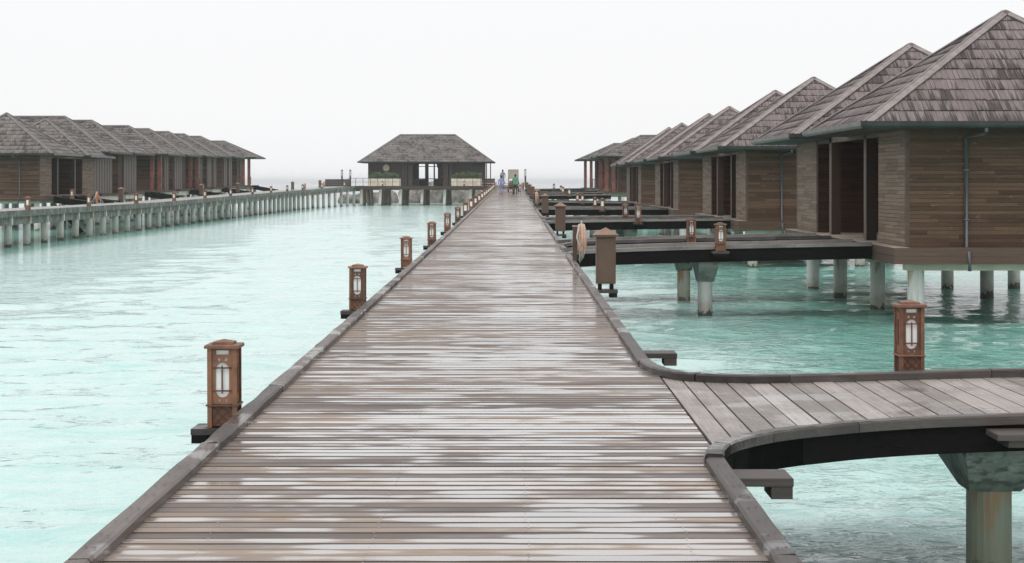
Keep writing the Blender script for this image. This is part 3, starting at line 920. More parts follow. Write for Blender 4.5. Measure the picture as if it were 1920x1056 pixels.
    for zz in (zf+.6, zf+1.7):
        MB().box(X(a)-.055, X(a)+.055, D0-.14, D0-.02, zz, zz+.025).build("pipe_clip", M['pipe'], pipe)
    return h

names = ["nearest brown timber double bungalow on the right with two shingled pyramid roofs",
         "second double bungalow along the right row, grey downpipe on its front wall",
         "third double bungalow from the camera in the right hand row",
         "fourth double bungalow in the right row, last one with pyramid roofs"]
for k, D0 in enumerate(PAIRS):
    duplex(names[k], 1, 8.78, D0, 0.0, k, "double bungalows on stilts")
duplex("double bungalow with pyramid roofs at the left edge behind the left boardwalk", -1, -31.0, 126.0, .55, 2, "double bungalows on stilts")

def villa(label, s, Xe, De, ze, zr, zf, bays, porch=2.4, wa=1.3, depth=8.4, width=12.4, grp="hip roofed villas"):
    X = lambda a: Xe + s*a
    h = thing("villa", label, "villa", (X(5), De+4, 0), grp)
    zt = ze-.06
    y0, y1 = De+.7, De+depth-.7
    wall(h, (X(wa), y0+porch), (X(11), y0+porch), (0, -1), zf, zt, M['wall'], False, bh=.18, lo=2, hi=4)
    # pier side wall in bays of grey vertical panels with dark openings between
    yy = y0+porch+.125
    w = wall(h, (X(wa+.02), yy), (X(wa+.02), y1), (-s, 0), zf, zt, None)
    w.data.materials[0] = M['recess']
    for a, b in bays:
        b = min(b, y1-yy)
        if b-a < .3: continue
        MB().box(X(wa-.06), X(wa+.018), yy+a, yy+b, zf, zt).build("wall_panel", M['grey_wall'], h)
        nb = max(1, round((b-a)/1.0))
        for e in range(nb+1):
            ye = yy + a + (b-a-.05)*e/nb
            MB().box(X(wa-.085), X(wa-.062), ye, ye+.05, zf, zt).build("batten", M['trim'], h)
    wall(h, (X(wa), y1), (X(11), y1), (0, 1), zf, zt, M['wall'], False, bh=.18, lo=2, hi=4)
    wall(h, (X(11), y0+porch+.2), (X(11), y1-.2), (s, 0), zf, zt, None)
    if porch:
        for a, yc in ((.65, y0), (1.3, y0)):
            MB().box(X(a), X(a+.32), yc, yc+.32, zf-.02, zt).build("column", M['red_post'], h)
    # railing of the porch
    for (pa, pb) in (((1.5, y0+.12), (6.2, y0+.12)), ((.87, y0+.26), (.87, y0+porch))) if porch else ():
        a3, b3 = (X(pa[0]), pa[1], zf+.95), (X(pb[0]), pb[1], zf+.95)
        r_ = MB().bar(a3, b3, .07, .06).build("top_rail", M['red_rail'], h)
        MB().bar((a3[0], a3[1], zf+.12), (b3[0], b3[1], zf+.12), .06, .05).build("bottom_rail", M['red_rail'], h)
        n = int((Vector(b3)-Vector(a3)).length/.15); bl = MB()
        for i in range(1, n):
            p = Vector(a3).lerp(Vector(b3), i/n); bl.box(p.x-.02, p.x+.02, p.y-.02, p.y+.02, zf+.145, zf+.92)
        bl.build("baluster", M['red_rail'], r_, kind="stuff")
    MB().box(X(.55), X(11.1), y0-.1, y1+.1, zf-.16, zf-.004).build("floor_slab", M['skirt'], h)
    MB().box(X(.7), X(11.0), y0+porch-.0, y1, zf-.52, zf-.165).build("plinth_beam", M['cream'], h)
    for yc in (y0+.3, (y0+y1)/2, y1-.3):
        for a in (1.0, 5.0, 9.5):
            MB().cyl((X(a), yc, -.8), (X(a), yc, zf-.165 if yc < y0+1 else zf-.52), .19, n=12).build("pile", M['pile'], h)
    xa, xb = sorted((X(0), X(width)))
    hip_roof(h, xa, xb, De, De+depth, ze, zr, 12, .30, M['shingle_far'], M['hip_far'], far=True)
    MB().box(xa+.02, xb-.02, De+.02, De+depth-.02, ze-.13, ze-.102).build("soffit", M['soffit'], h)
    return h

VL = [142.6, 152.0, 167.0, 176.5, 187.0, 196.0, 206.5, 224.0]
vl_lab = ["villa with long level ridge directly behind the left double bungalow",
          "second hip roofed villa of the left row counted from the double bungalow",
          "third hip roofed villa of the left row, red columns and railed porch",
          "fourth hip roofed villa of the left row counted from the double bungalow",
          "fifth hip roofed villa of the left row counted from the double bungalow",
          "sixth hip roofed villa of the left row counted from the double bungalow",
          "seventh hip roofed villa of the left row, next to last",
          "last villa of the left row with open red column porch against the sky"]
for i, D in enumerate(VL):
    ze = 5.42 + (D-142)*.0078
    B = [[(.0, 6.6)], [(1.6, 7)], [(.0, .8), (2.2, 5)], [(.3, 4.5)], [(1.2, 3.2)], [(0, 2.8), (4.0, 6)], [(.8, 3.2), (4.4, 7)], [(0, 1.3), (2.2, 4.2)]][i]
    villa(vl_lab[i], -1, -30.0, D, ze, 8.2 if i < 7 else 8.05, 2.3+(D-142)*.006, B, 2.4 if i in (2, 4, 7) else 0, 2.6 if i == 7 else 1.3)
VR = [(176.0, 7.9), (188.0, 7.9), (214.0, 7.4)]
vr_lab = ["hip roofed villa with red columns just behind the right row of pyramid roofs",
          "middle one of the three far hip roofed villas on the right",
          "farthest villa on the right with open red column porch above the sea"]
for i, (D, xe) in enumerate(VR):
    villa(vr_lab[i], 1, xe, D, 5.55+(D-176)*.004, 7.55, 2.3+(D-176)*.006, [(.3, 1.2), (2.4, 3.6)], 2.4, 2.2, width=13.0)

# ------------------------------------------------------------------ left boardwalk
def lz(y):
    if y < 135: return 1.73
    if y < 232: t = (y-135)/97; return 1.73 + .50*t + .0*t*t
    t = (y-232)/29; return 2.23 + .39*t
def lx(y): return -24.5 + (3.6*((y-214)/44)**2 if y > 214 else 0)
lw = thing("boardwalk", "left boardwalk on a long row of round white piles", "boardwalk", (-26, 150, 0))
y = 72.0 - 3.63*9; SP = 3.63
while y < 258:
    y1 = y+SP; a0, a1 = lx(y), lx(y1); z0, z1 = lz(y), lz(y1); g = .006
    Wd = 3.3
    MB().quadbox([(a0-Wd, y+g, z0-.10), (a0-.16, y+g, z0-.10), (a1-.16, y1-g, z1-.10), (a1-Wd, y1-g, z1-.10),
                  (a0-Wd, y+g, z0), (a0-.16, y+g, z0), (a1-.16, y1-g, z1), (a1-Wd, y1-g, z1)]).build("deck_slab", M['slab_top'], lw)
    MB().ribbon([(a0, y+g, z0), (a1, y1-g, z1)], .30, -.26, .05).build("edge_beam", M['mossy'], lw)
    MB().ribbon([(a0-.10, y+.14, z0), (a1-.10, y1-.14, z1)], .16, -.66, -.262).build("side_beam", M['mossy'], lw)
    MB().box(a0-Wd+.1, a0+.10, y-.13, y+.13, z0-.64, z0-.264).build("crosshead", M['pile_left'], lw)
    MB().cyl((a0-.12, y, -.8), (a0-.12, y, z0-.63), .185, n=16).build("pile", M['pile_left'], lw)
    y = y1
# short links from the left boardwalk to the houses
for i, (yy, zz) in enumerate(((128.6, 2.2), (134.2, 2.2), (160.5, 2.35), (182.5, 2.45), (203, 2.55), (226, 2.75))):
    lab = f"short dark link walkway between left boardwalk and houses, {ordinal(i)} from the left edge"
    t = thing("link_walkway", lab, "walkway", (-29, yy, 2), "short link walkways on the left")
    za = lz(yy)
    m_ = MB(); m_.quadbox([(-30.7, yy, zz-.12), (-27.8, yy, za-.10), (-27.8, yy+2.3, za-.10), (-30.7, yy+2.3, zz-.12), (-30.7, yy, zz-.05), (-27.8, yy, za-.004), (-27.8, yy+2.3, za-.004), (-30.7, yy+2.3, zz-.05)])
    m_.build("deck", M['branch_x'], t)
    for e in (yy-.05, yy+2.35):
        MB().ribbon([(-27.8, e, za), (-30.7, e, zz-.05)], .10, -.35, .08).build("kerb_timber", M['fascia2'], t)

# bathing steps beside the left boardwalk
st_ = thing("bathing_steps", "small dark steps leading into the water behind the left boardwalk piles", "steps", (-28.6, 119, .6))
for o in (0.0, .9):
    MB().bar((-28.2+o*.0, 118.6+o, 1.75), (-26.4+o*.0, 118.6+o, -.3), .06, .16).build("stringer", M['fascia2'], st_)
for i in range(6):
    t_ = (i+.5)/6.5
    MB().box(-28.2+1.8*t_-.14, -28.2+1.8*t_+.14, 118.64, 119.46, 1.75-2.05*t_, 1.79-2.05*t_).build("tread", M['branch_x'], st_)

# ------------------------------------------------------------------ lamp posts
def plate_with_holes(outer, holes, th):
    """flat plate in the xz plane (front at y=0, back at y=th) with holes; outer/holes are lists of (x,z)"""
    bm = bmesh.new()
    edges = []
    for loop in [outer]+holes:
        vs = [bm.verts.new((a, 0, b)) for a, b in loop]
        for i in range(len(vs)): edges.append(bm.edges.new((vs[i], vs[(i+1) % len(vs)])))
    bmesh.ops.triangle_fill(bm, use_beauty=True, use_dissolve=False, edges=edges)
    r = bmesh.ops.extrude_face_region(bm, geom=bm.faces[:])
    for v in r['geom']:
        if isinstance(v, bmesh.types.BMVert): v.co.y += th
    bmesh.ops.recalc_face_normals(bm, faces=bm.faces[:])
    me = bpy.data.meshes.new("panel"); bm.to_mesh(me); bm.free()
    return me
def circ(cx, cz, r, n=10): return [(cx+r*math.cos(2*math.pi*i/n), cz+r*math.sin(2*math.pi*i/n)) for i in range(n)]
def stadium(cx, z0, z1, r, n=8):
    return [(cx+r*math.cos(math.pi*i/n), z1-r+r*math.sin(math.pi*i/n)) for i in range(n+1)] + \
           [(cx-r*math.cos(math.pi*i/n), z0+r-r*math.sin(math.pi*i/n)) for i in range(n+1)]
HW = .112
panel_me = plate_with_holes([(-.082, .185), (.082, .185), (.082, .605), (-.082, .605)],
                            [[(-.05, .562), (.05, .562), (.05, .596), (-.05, .596)], circ(-.026, .525, .013), circ(.026, .525, .013),
                             stadium(0, .232, .502, .053), circ(-.026, .210, .011), circ(.026, .210, .011)], .014)
panel_me.materials.append(M['lamp'])
low_me = MB().box(-.082, .082, 0, .012, .012, .160).mesh("lower_panel"); low_me.materials.append(M['lamp'])
lat = MB()
for sgn in (-1, 1):
    for off in (-.072, 0, .072):
        a, b = -.082, .082
        pts = []
        for t in range(41):
            xx = a+(b-a)*t/40; zz = .086 + sgn*xx + off
            if .018 <= zz <= .154: pts.append((xx, zz))
        if len(pts) > 1: lat.bar((pts[0][0], -.003, pts[0][1]), (pts[-1][0], -.003, pts[-1][1]), .006, .006, (0, 1, 0))
lat_me = lat.mesh("lattice"); lat_me.materials.append(M['lamp_dark'])
bars = MB()
bars.box(-.0055, .0055, -.008, .0, .262, .478)
for zz in (.278, .455): bars.box(-.072, .072, -.007, .002, zz, zz+.011)
bars_me = bars.mesh("glass_bars"); bars_me.materials.append(M['lamp_dark'])
def lamp_proto():
    t = thing("lamp_post", "", "lamp post")
    for sx in (-1, 1):
        for sy in (-1, 1):
            m_ = MB().box(min(sx*.08, sx*.114), max(sx*.08, sx*.114), min(sy*.08, sy*.114), max(sy*.08, sy*.114), 0, .61)
            m_.build("corner_post", M['lamp'], t)
    for i in range(4):
        an = i*math.pi/2; rot = (0, 0, an)
        off = Vector((0, -.098, 0)); off.rotate(Matrix.Rotation(an, 3, 'Z'))
        p = new_from(panel_me, "glazing_panel", t, tuple(off), None, rot)
        new_from(bars_me, "glass_bar", p)
        l = new_from(low_me, "lower_panel", t, tuple(off), None, rot)
        new_from(lat_me, "lattice", l)
    MB().box(-.0825, .0825, -.0825, .0825, .18, .604).build("frosted_glass", M['glass'], t)
    m_ = MB()
    m_.box(-.125, .125, -.125, .125, .166, .178); m_.build("ledge", M['lamp'], t)
    MB().cbox(-.134, .134, -.134, .134, .611, .638, .006).build("cap", M['lamp_top'], t)
    m_ = MB(); m_.box(-.082, .082, -.082, .082, .6385, .655)
    b = len(m_.v); m_.v += [(-.078, -.078, .656), (.078, -.078, .656), (.078, .078, .656), (-.078, .078, .656), (0, 0, .676)]
    m_.f += [(b, b+1, b+4), (b+1, b+2, b+4), (b+2, b+3, b+4), (b+3, b, b+4), (b+3, b+2, b+1, b)]
    m_.build("cap_finial", M['lamp_top'], t)
    return t
def lamp_simple():
    t = thing("lamp_post", "", "lamp post")
    for sx in (-1, 1):
        for sy in (-1, 1):
            MB().box(min(sx*.062, sx*.114), max(sx*.062, sx*.114), min(sy*.062, sy*.114), max(sy*.062, sy*.114), 0, .61).build("corner_post", M['lamp'], t)
    MB().box(-.09, .09, -.09, .09, .24, .50).build("frosted_glass", M['glass'], t)
    MB().box(-.1, .1, -.1, .1, .0, .239).build("lower_panel", M['lamp'], t)
    MB().box(-.1, .1, -.1, .1, .501, .61).build("head_panel", M['lamp'], t)
    MB().box(-.134, .134, -.134, .134, .611, .638).build("cap", M['lamp_top'], t)
    m_ = MB(); m_.quadbox([(-.085, -.085, .6385), (.085, -.085, .6385), (.085, .085, .6385), (-.085, .085, .6385), (-.03, -.03, .674), (.03, -.03, .674), (.03, .03, .674), (-.03, .03, .674)])
    m_.build("cap_finial", M['lamp_top'], t)
    return t
_protos = {}
def lamp(x, y, z, label, group, simple, rz=0.0, bracket=None):
    key = 's' if simple else 'd'
    if key not in _protos:
        t = lamp_simple() if simple else lamp_proto(); _protos[key] = t
    else:
        t = copy_tree(_protos[key])
    t.location = (x, y, z); t.rotation_euler = (rng.uniform(-.008, .008), rng.uniform(-.008, .008), rz + rng.uniform(-.03, .03)); t["label"] = label; t["group"] = group
    for c in list(t.children):
        if c.name.split(".")[0].startswith("bracket"):
            bpy.data.objects.remove(c, do_unlink=True)
    if bracket:
        m_ = MB(); m_.cbox(*bracket[0:4], -.05, -.001, .004); o = m_.build("bracket_plank", M['bracket'])
        o.parent = t
        m_ = MB(); m_.box(*bracket[4:8], -.115, -.0515); o = m_.build("bracket_block", M['fascia'])
        o.parent = t
    return t
LB = (-.235, .10, -.16, .16, -.23, -.115, -.155, .15)
for i in range(18):
    y = 14.9 + 12.85*i
    lab = "nearest lamp post at bottom left, large brown lantern beside the boardwalk kerb" if i == 0 else \
          f"brown lantern lamp post, {ordinal(i)} after the nearest along the left kerb of the boardwalk"
    lamp(-2.23, y, deck_z(y)-.075, lab, "lamp posts along the main boardwalk", i >= 6, 0, LB)
lamp(3.645, 17.62, w0z(3.7)+.02, "terracotta lamp post behind the far kerb of the foreground side walkway", "side walkway lamp posts", False, .03, (-.15, .15, -.26, .15, -.14, .14, -.2, .14))
SB = (-.19, .19, -.16, .24, -.17, .17, -.14, .14)
for i, (a, b) in enumerate(branches):
    D = a - .23
    x = 4.85 if i % 2 == 0 else 4.70
    lab = f"terracotta lamp post on the {ordinal(i)} straight side walkway behind the foreground one"
    lamp(x, D, bw[i](x)-.045, lab, "side walkway lamp posts", i >= 4, 0, SB)
y = 97.1; i = 0
while y < 257:
    lamp(lx(y)+.02, y, lz(y)+.052, f"small brown lamp post on left boardwalk edge, {ordinal(i)} from the left", "lamp posts on the left boardwalk", True)
    y += 14.0; i += 1
lamp(-29.3, 127.9, 2.05, "small lamp post behind the left boardwalk before the double bungalow wall", "lamp posts behind the left boardwalk", True)
lamp(-29.2, 181.6, 2.35, "small lamp post before the cream plinth of the left villas", "lamp posts behind the left boardwalk", True)

# ------------------------------------------------------------------ service cabinets and lifebuoys
def cabinet(x, y, zd, label, group):
    t = thing("service_cabinet", label, "cabinet", (x, y, zd), group)
    w = .165
    body = MB().cbox(x-w, x+w, y-.15, y+.15, zd+.10, zd+.90, .004).build("body", M['box'], t)
    MB().box(x-w+.03, x+w-.03, y-.157, y-.151, zd+.13, zd+.87).build("door", M['box'], t)
    MB().box(x-w-.05, x+w+.05, y-.2, y+.2, zd+.90, zd+.935).build("eaves", M['box'], t)
    m_ = MB(); m_.v = [(x-w-.05, y-.2, zd+.936), (x+w+.05, y-.2, zd+.936), (x+w+.05, y+.2, zd+.936), (x-w-.05, y+.2, zd+.936), (x, y, zd+1.06)]
    m_.f = [(0, 1, 4), (1, 2, 4), (2, 3, 4), (3, 0, 4), (3, 2, 1, 0)]
    m_.build("cabinet_roof", M['box_top'], t)
    for sx in (-.1, .1):
        MB().box(x+sx-.03, x+sx+.03, y-.12, y+.12, zd+.0, zd+.10).build("foot", M['fascia'], t)
    sgn = 1 if x > 0 else -1
    MB().box(x-.2, x+.2, y-.16, y+.16, zd-.06, zd-.001).build("bracket_plank", M['bracket'], t)
    MB().box(x+.06, x+.19, y-.15, y+.15, zd-.13, zd-.061).build("bracket_block", M['fascia'], t)
    return t
for i, y in enumerate((32.8, 63.5, 93.0, 122.0, 151.0, 180.0, 209.0)):
    if any(a < y < b for a, b in openings): y -= 3.2
    lab = "large brown service cabinet with peaked roof on the boardwalk's right edge" if i == 0 else f"brown service cabinet on the boardwalk's right edge, {ordinal(i)} behind the large one"
    cabinet(1.60, y, deck_z(y)-.07, lab, "service cabinets along the boardwalk")
for i, (x, y) in enumerate(((-28.0, 137.5), (-28.0, 173.0), (-28.0, 196.0), (-25.6, 224.0), (-24.3, 243.0))):
    cabinet(x, y, lz(y)+.02, f"grey brown cabinet on the left boardwalk, {ordinal(i)} from the left", "cabinets on the left boardwalk")

def torus(m_, c, axis, R0, r, n=28, k=10):
    c = Vector(c); ax = Vector(axis).normalized(); a = ax.orthogonal().normalized(); b = ax.cross(a); s = len(m_.v)
    for i in range(n):
        t = 2*math.pi*i/n; d = a*math.cos(t) + b*math.sin(t)
        for j in range(k):
            u = 2*math.pi*j/k; m_.v.append(tuple(c + d*(R0+r*math.cos(u)) + ax*(r*math.sin(u)*.8)))
    for i in range(n):
        for j in range(k):
            m_.f.append((s+i*k+j, s+((i+1) % n)*k+j, s+((i+1) % n)*k+(j+1) % k, s+i*k+(j+1) % k))
    return m_
def lifebuoy(x, y, z, side, mat, label, h=.78, R0=.27, frame=False):
    t = thing("lifebuoy_stand", label.replace("lifebuoy hanging on", "post that holds"), "post", (x, y, z))
    if frame:
        for o in (-.35, .35):
            MB().tube([(x-.3, y+o, z), (x+.05, y, z+.75)], .025, 6).build("strut", M['steel'], t)
            MB().tube([(x+.45, y+o, z), (x+.05, y, z+.75)], .025, 6).build("strut", M['steel'], t)
    else:
        MB().box(x-.05, x+.05, y-.05, y+.05, z, z+h).build("post", M['trim'], t)
        MB().box(x-.058, x+.058, y-.058, y+.058, z+h, z+h+.03).build("post_cap", M['sill'], t)
    b = thing("lifebuoy", label, "lifebuoy", (x+side, y, z+h*.5))
    cx = x+side; cz = z+h*.62
    torus(MB(), (cx, y-.02, cz), (1, .12, 0), R0, .085).build("ring", mat, b, smooth=True)
    rp = MB()
    for q in range(4):
        a0 = q*math.pi/2+.4
        pts = []
        for i in range(9):
            a = a0 + i/8*math.pi/2*.96; rr = R0+.095+.035*math.sin(i/8*math.pi)
            pts.append((cx, y-.02+rr*math.cos(a), cz+rr*math.sin(a)))
        rp.tube(pts, .012, 6)
    for i in range(5):
        yy = y-.25+.05*i; x0 = cx+rng.uniform(-.09, .07)
        rp.tube([(x0, yy, cz+R0+.06), (x0-.05*(i % 2), yy-.05, cz+.05), (x0+.02, yy-.04, cz-R0*.6), (x0-.03+.02*i, yy+.02, cz-R0-.12-.05*(i % 3))], .013, 6)
    rp.build("rope", M['rope'], b, smooth=True)
lifebuoy(1.345, 41.0, deck_z(41)+.06, .14, M['faded'], "faded pink lifebuoy hanging on a wooden post with cream rope", .72)
lifebuoy(1.345, 115.0, deck_z(115)+.06, .14, M['faded'], "small pale lifebuoy hanging on a distant post between right edge cabinets", .72)
lifebuoy(1.345, 221.0, deck_z(221)+.06, -.14, M['orange'], "pinkish lifebuoy hanging on far post near the boardwalk's right end", .72)
lifebuoy(-2.04, 226.0, deck_z(226)+.06, .14, M['orange'], "orange lifebuoy hanging on far post of the boardwalk's left kerb", .72)
lifebuoy(-26.9, 124.2, lz(124), .05, M['orange'], "orange lifebuoy hanging on a steel stand on the left boardwalk", .75, .27, True)
lifebuoy(-24.0, 222.0, lz(222)+.05, .12, M['orange'], "orange lifebuoy hanging on left boardwalk post beside the second far cabinet", .72)
lifebuoy(-24.05, 245.0, lz(245)+.05, .12, M['orange'], "pinkish orange lifebuoy hanging on left boardwalk post near the dark fence", .72)

# ------------------------------------------------------------------ pavilion
pv = thing("pavilion", "shingled hip roof pavilion on stilts at the end of the boardwalk", "pavilion", (-11.7, 266, 0))
zd = 2.62; ze = 5.92
MB().box(-22.0, -2.25, 256.5, 277, zd-.22, zd-.004).build("platform", M['trim'], pv)
MB().box(-22.03, -2.22, 256.44, 256.495, zd-.42, zd+.02).build("platform_edge", M['post'], pv)
hip_roof(pv, -20.9, -2.5, 261, 271.8, ze, 9.76, 16, .32, M['shingle_far'], M['hip_far'], far=True)
MB().box(-20.88, -2.52, 261.02, 271.78, ze-.13, ze-.102).build("soffit", M['soffit'], pv)
zt = ze-.06
wall(pv, (-19.65, 262.2), (-14.85, 262.2), (0, -1), zd, zt, M['pav_wall'], False, bh=.2, lo=2, hi=4)
wall(pv, (-8.6, 262.2), (-3.68, 262.2), (0, -1), zd, zt, M['pav_wall'], False, bh=.2, lo=2, hi=4)
wall(pv, (-19.65, 262.4), (-19.65, 270.6), (-1, 0), zd, zt, M['pav_wall'], False, bh=.2, lo=2, hi=4)
wall(pv, (-3.68, 262.4), (-3.68, 266.5), (1, 0), zd, zt, M['pav_wall'], False, bh=.2, lo=2, hi=4)
# back wall: solid ends, piers and glazed openings with mullions
for a, b in ((-19.5, -13.1), (-12.25, -11.75), (-11.05, -10.85), (-10.45, -10.05), (-9.6, -3.8)):
    MB().box(a, b, 270.5, 270.65, zd, zt).build("back_wall", M['pav_wall'], pv)
for a, b in ((-13.1, -12.25), (-11.75, -11.05), (-10.85, -10.45), (-10.05, -9.6)):
    f = MB().box(a, b, 270.53, 270.6, zt-.55, zt-.45).build("window_rail", M['post'], pv)
    MB().box(a, b, 270.53, 270.6, zd+.95, zd+1.05).build("window_rail", M['post'], pv)
MB().box(-13.1, -12.25, 270.52, 270.62, zd, zd+.94).build("back_wall", M['pav_wall'], pv)
MB().box(-10.85, -9.6, 270.52, 270.62, zd, zd+.94).build("back_wall", M['pav_wall'], pv)
for x in (-15.0, -14.55, -8.95, -8.45):
    MB().box(x, x+.2, 261.9, 262.1, zd, zt).build("column", M['pav_red'], pv)
for x in (-3.55, -3.0):
    MB().box(x, x+.13, 262.5, 262.63, zd, zt).build("column", M['post'], pv)
for x in (-15.0, -14.2, -9.4, -8.6):
    MB().box(x, x+.6, 262.22, 262.28, zd, zt).build("door_leaf", M['pav_red'], pv)
MB().box(-14.85, -8.6, 262.15, 262.27, zt-.25, zt).build("lintel", M['post'], pv)
em = MB().cyl((-17.18, 262.14, 5.1), (-17.18, 262.06, 5.1), .46, n=28).build("emblem", M['emblem'], pv)
e2 = MB()
torus(e2, (-17.18, 262.05, 5.1), (0, 1, 0), .40, .03, 28, 6)
for a in range(6):
    an = a*math.pi/3+.3
    e2.bar((-17.18+.06*math.cos(an), 262.05, 5.1+.06*math.sin(an)), (-17.18+.28*math.cos(an), 262.05, 5.1+.28*math.sin(an)), .05, .03, (0, 1, 0))
e2.build("relief", M['emblem2'], em)
for x in (-20.2, -17.6, -14.9, -12.0, -9.0, -5.5, -3.0):
    for y in (257.4, 262.5, 268.5, 275):
        MB().cyl((x+rng.uniform(-.3, .3), y, -.8), (x+rng.uniform(-.02, .02), y, zd-.22), .26 if y > 258 else .2, n=14).build("pile", M['pile'] if y < 258 else M['pile_green'], pv)
for y in (262.5, 268.5):
    MB().box(-21.5, -2.6, y-.2, y+.2, zd-.55, zd-.225).build("floor_beam", M['grey_conc'], pv)
for x0, x1, lab in ((-19.4, -15.05, "left"), (-8.2, -3.9, "right")):
    t = thing("planter", f"cream planter box on the pavilion terrace under the {lab} wall", "planter", ((x0+x1)/2, 259.5, zd), "cream planters")
    m_ = MB().box(x0, x1, 259.2, 259.28, zd, zd+1.0); m_.build("front_panel", M['cream'], t)
    MB().box(x0, x1, 259.9, 259.98, zd, zd+1.0).build("back_panel", M['cream'], t)
    MB().box(x0, x0+.08, 259.285, 259.895, zd, zd+1.0).build("end_panel", M['cream'], t)
    MB().box(x1-.08, x1, 259.285, 259.895, zd, zd+1.0).build("end_panel", M['cream'], t)
    MB().box(x0+.085, x1-.085, 259.285, 259.895, zd+.85, zd+.9).build("soil", M['leaf2'], t)
    sh = thing("shrub", f"green leafy shrubs growing in the {lab} cream planter", "shrub", ((x0+x1)/2, 259.6, zd+.9), "planter shrubs")
    lf = MB(); st = MB()
    n = 0
    for i in range(34):
        cx = x0+.2+(x1-x0-.4)*(i+rng.random())/34; cy = 259.6+rng.uniform(-.25, .25); ht = rng.uniform(.45, .95)*(1.15-.6*abs((cx-(x0+x1)/2)/(x1-x0)))
        st.cyl((cx, cy, zd+.88), (cx+rng.uniform(-.1, .1), cy, zd+.9+ht), .018, .006, 5)
        for j in range(55):
            t_ = rng.random()**.6; px = cx+rng.gauss(0, .13); py = cy+rng.gauss(0, .13); pz = zd+.95+ht*t_
            a = Vector((rng.gauss(0, 1), rng.gauss(0, 1), rng.gauss(0, .6))).normalized()*.075; b2 = a.orthogonal().normalized()*.035
            p = Vector((px, py, pz)); k = len(lf.v)
            lf.v += [tuple(p-a), tuple(p+b2), tuple(p+a), tuple(p-b2)]; lf.f.append((k, k+1, k+2, k+3))
    lf.build("foliage", M['leaf'], sh, kind="stuff"); st.build("stem", M['leaf2'], sh, kind="stuff")
# terrace railing
rl = thing("railing", "thin dark railing along the front of the pavilion terrace", "railing", (-12, 256.9, zd))
for (x0, x1) in ((-21.9, -15.0), (-8.4, -4.2)):
    MB().bar((x0, 256.8, zd+1.05), (x1, 256.8, zd+1.05), .05, .05).build("top_rail", M['dark_metal'], rl)
    MB().bar((x0, 256.8, zd+.55), (x1, 256.8, zd+.55), .03, .03).build("mid_rail", M['dark_metal'], rl)
    n = int((x1-x0)/.98)
    for i in range(n+1):
        x = x0+(x1-x0)*i/n; MB().box(x-.03, x+.03, 256.77, 256.83, zd, zd+1.02).build("baluster", M['dark_metal'], rl)
rl2 = thing("railing", "dark railing between pavilion terrace and the boardwalk end", "railing", (-3, 258, zd))
for zz in (.35, .7, 1.0):
    MB().box(-4.1, -2.3, 257.6, 257.66, zd+zz-.28, zd+zz).build("slat", M['post'], rl2)
for x in (-4.1, -3.2, -2.36):
    MB().box(x, x+.06, 257.67, 257.72, zd, zd+1.08).build("post", M['post'], rl2)
for i, x in enumerate((-17.3, -6.4)):
    lamp(x, 256.62, zd+.02, f"small lamp post on the pavilion terrace before the {'left' if i == 0 else 'right'} planter", "terrace lamp posts", True)
# furniture seen through the pavilion
t = thing("reception_desk", "dark reception desk inside the open pavilion", "desk", (-13.3, 266, zd))
MB().box(-14.2, -12.9, 265.8, 266.4, zd, zd+1.0).build("desk_body", M['pav_red'], t); MB().box(-14.3, -12.8, 265.7, 266.5, zd+1.001, zd+1.06).build("desk_top", M['post'], t)
t = thing("chair", "brown wooden chair inside the pavilion near its right door", "chair", (-9.8, 266, zd))
MB().box(-10.1, -9.5, 265.7, 266.3, zd+.42, zd+.48).build("seat", M['pav_red'], t); MB().box(-10.1, -9.5, 266.24, 266.3, zd+.481, zd+1.1).build("backrest", M['pav_red'], t)
for sx in (-10.07, -9.58):
    for sy in (265.72, 266.22): MB().box(sx, sx+.05, sy, sy+.05, zd, zd+.419).build("leg", M['pav_red'], t)
t = MB(); k = len(t.v); nn = 18
for i in range(nn+1):
    u = i/nn; x = -10.6+1.7*u; w = .04*math.sin(u*40)
    t.v += [(x, 268.5+w, zt-.1), (x+.5*(1-u), 268.5+w, zd+1.5-1.1*u*0), (x*.45+(-9.1)*.55, 268.5+w*.5, zd+.3)]
for i in range(nn):
    for j in range(2): t.f.append((i*3+j, (i+1)*3+j, (i+1)*3+j+1, i*3+j+1))
o = t.build("curtain", M['curtain']); tag(o, "grey curtain gathered to one side inside the pavilion", "curtain")

# fence, poles left of the pavilion
f = thing("fence", "dark brown plank fence at the end of the left boardwalk", "fence", (-24, 252, 2.5))
for i in range(4):
    MB().box(-25.1, -21.7, 257.9, 257.95, 2.55+.25*i, 2.55+.25*i+.24).build("plank", M['pav_wall'], f)
for x in (-25.1, -23.4, -21.76): MB().box(x, x+.07, 257.955, 258.02, 2.3, 3.56).build("post", M['post'], f)
for i, (x, y, lab) in enumerate(((-22.9, 258.6, "left of the two light poles beside the dark fence"), (-21.75, 258.2, "right of the two light poles between fence and pavilion"), (1.74, 250, "slim light pole at the far right end of the boardwalk"))):
    z0 = 2.5
    p = thing("light_pole", lab, "pole", (x, y, z0), "slim light poles")
    MB().box(x-.11, x+.11, y-.11, y+.11, z0, z0+1.5).build("shaft", M['dark_metal'], p)
    MB().box(x-.09, x+.09, y-.09, y+.09, z0+1.501, z0+2.2).build("light_panel", M['white'], p)
    for sx in (-.1, .1): MB().box(x+sx-.02, x+sx+.02, y-.115, y+.115, z0+1.501, z0+2.2).build("side_bar", M['dark_metal'], p)
    MB().box(x-.13, x+.13, y-.13, y+.13, z0+2.201, z0+2.32).build("head", M['dark_metal'], p)

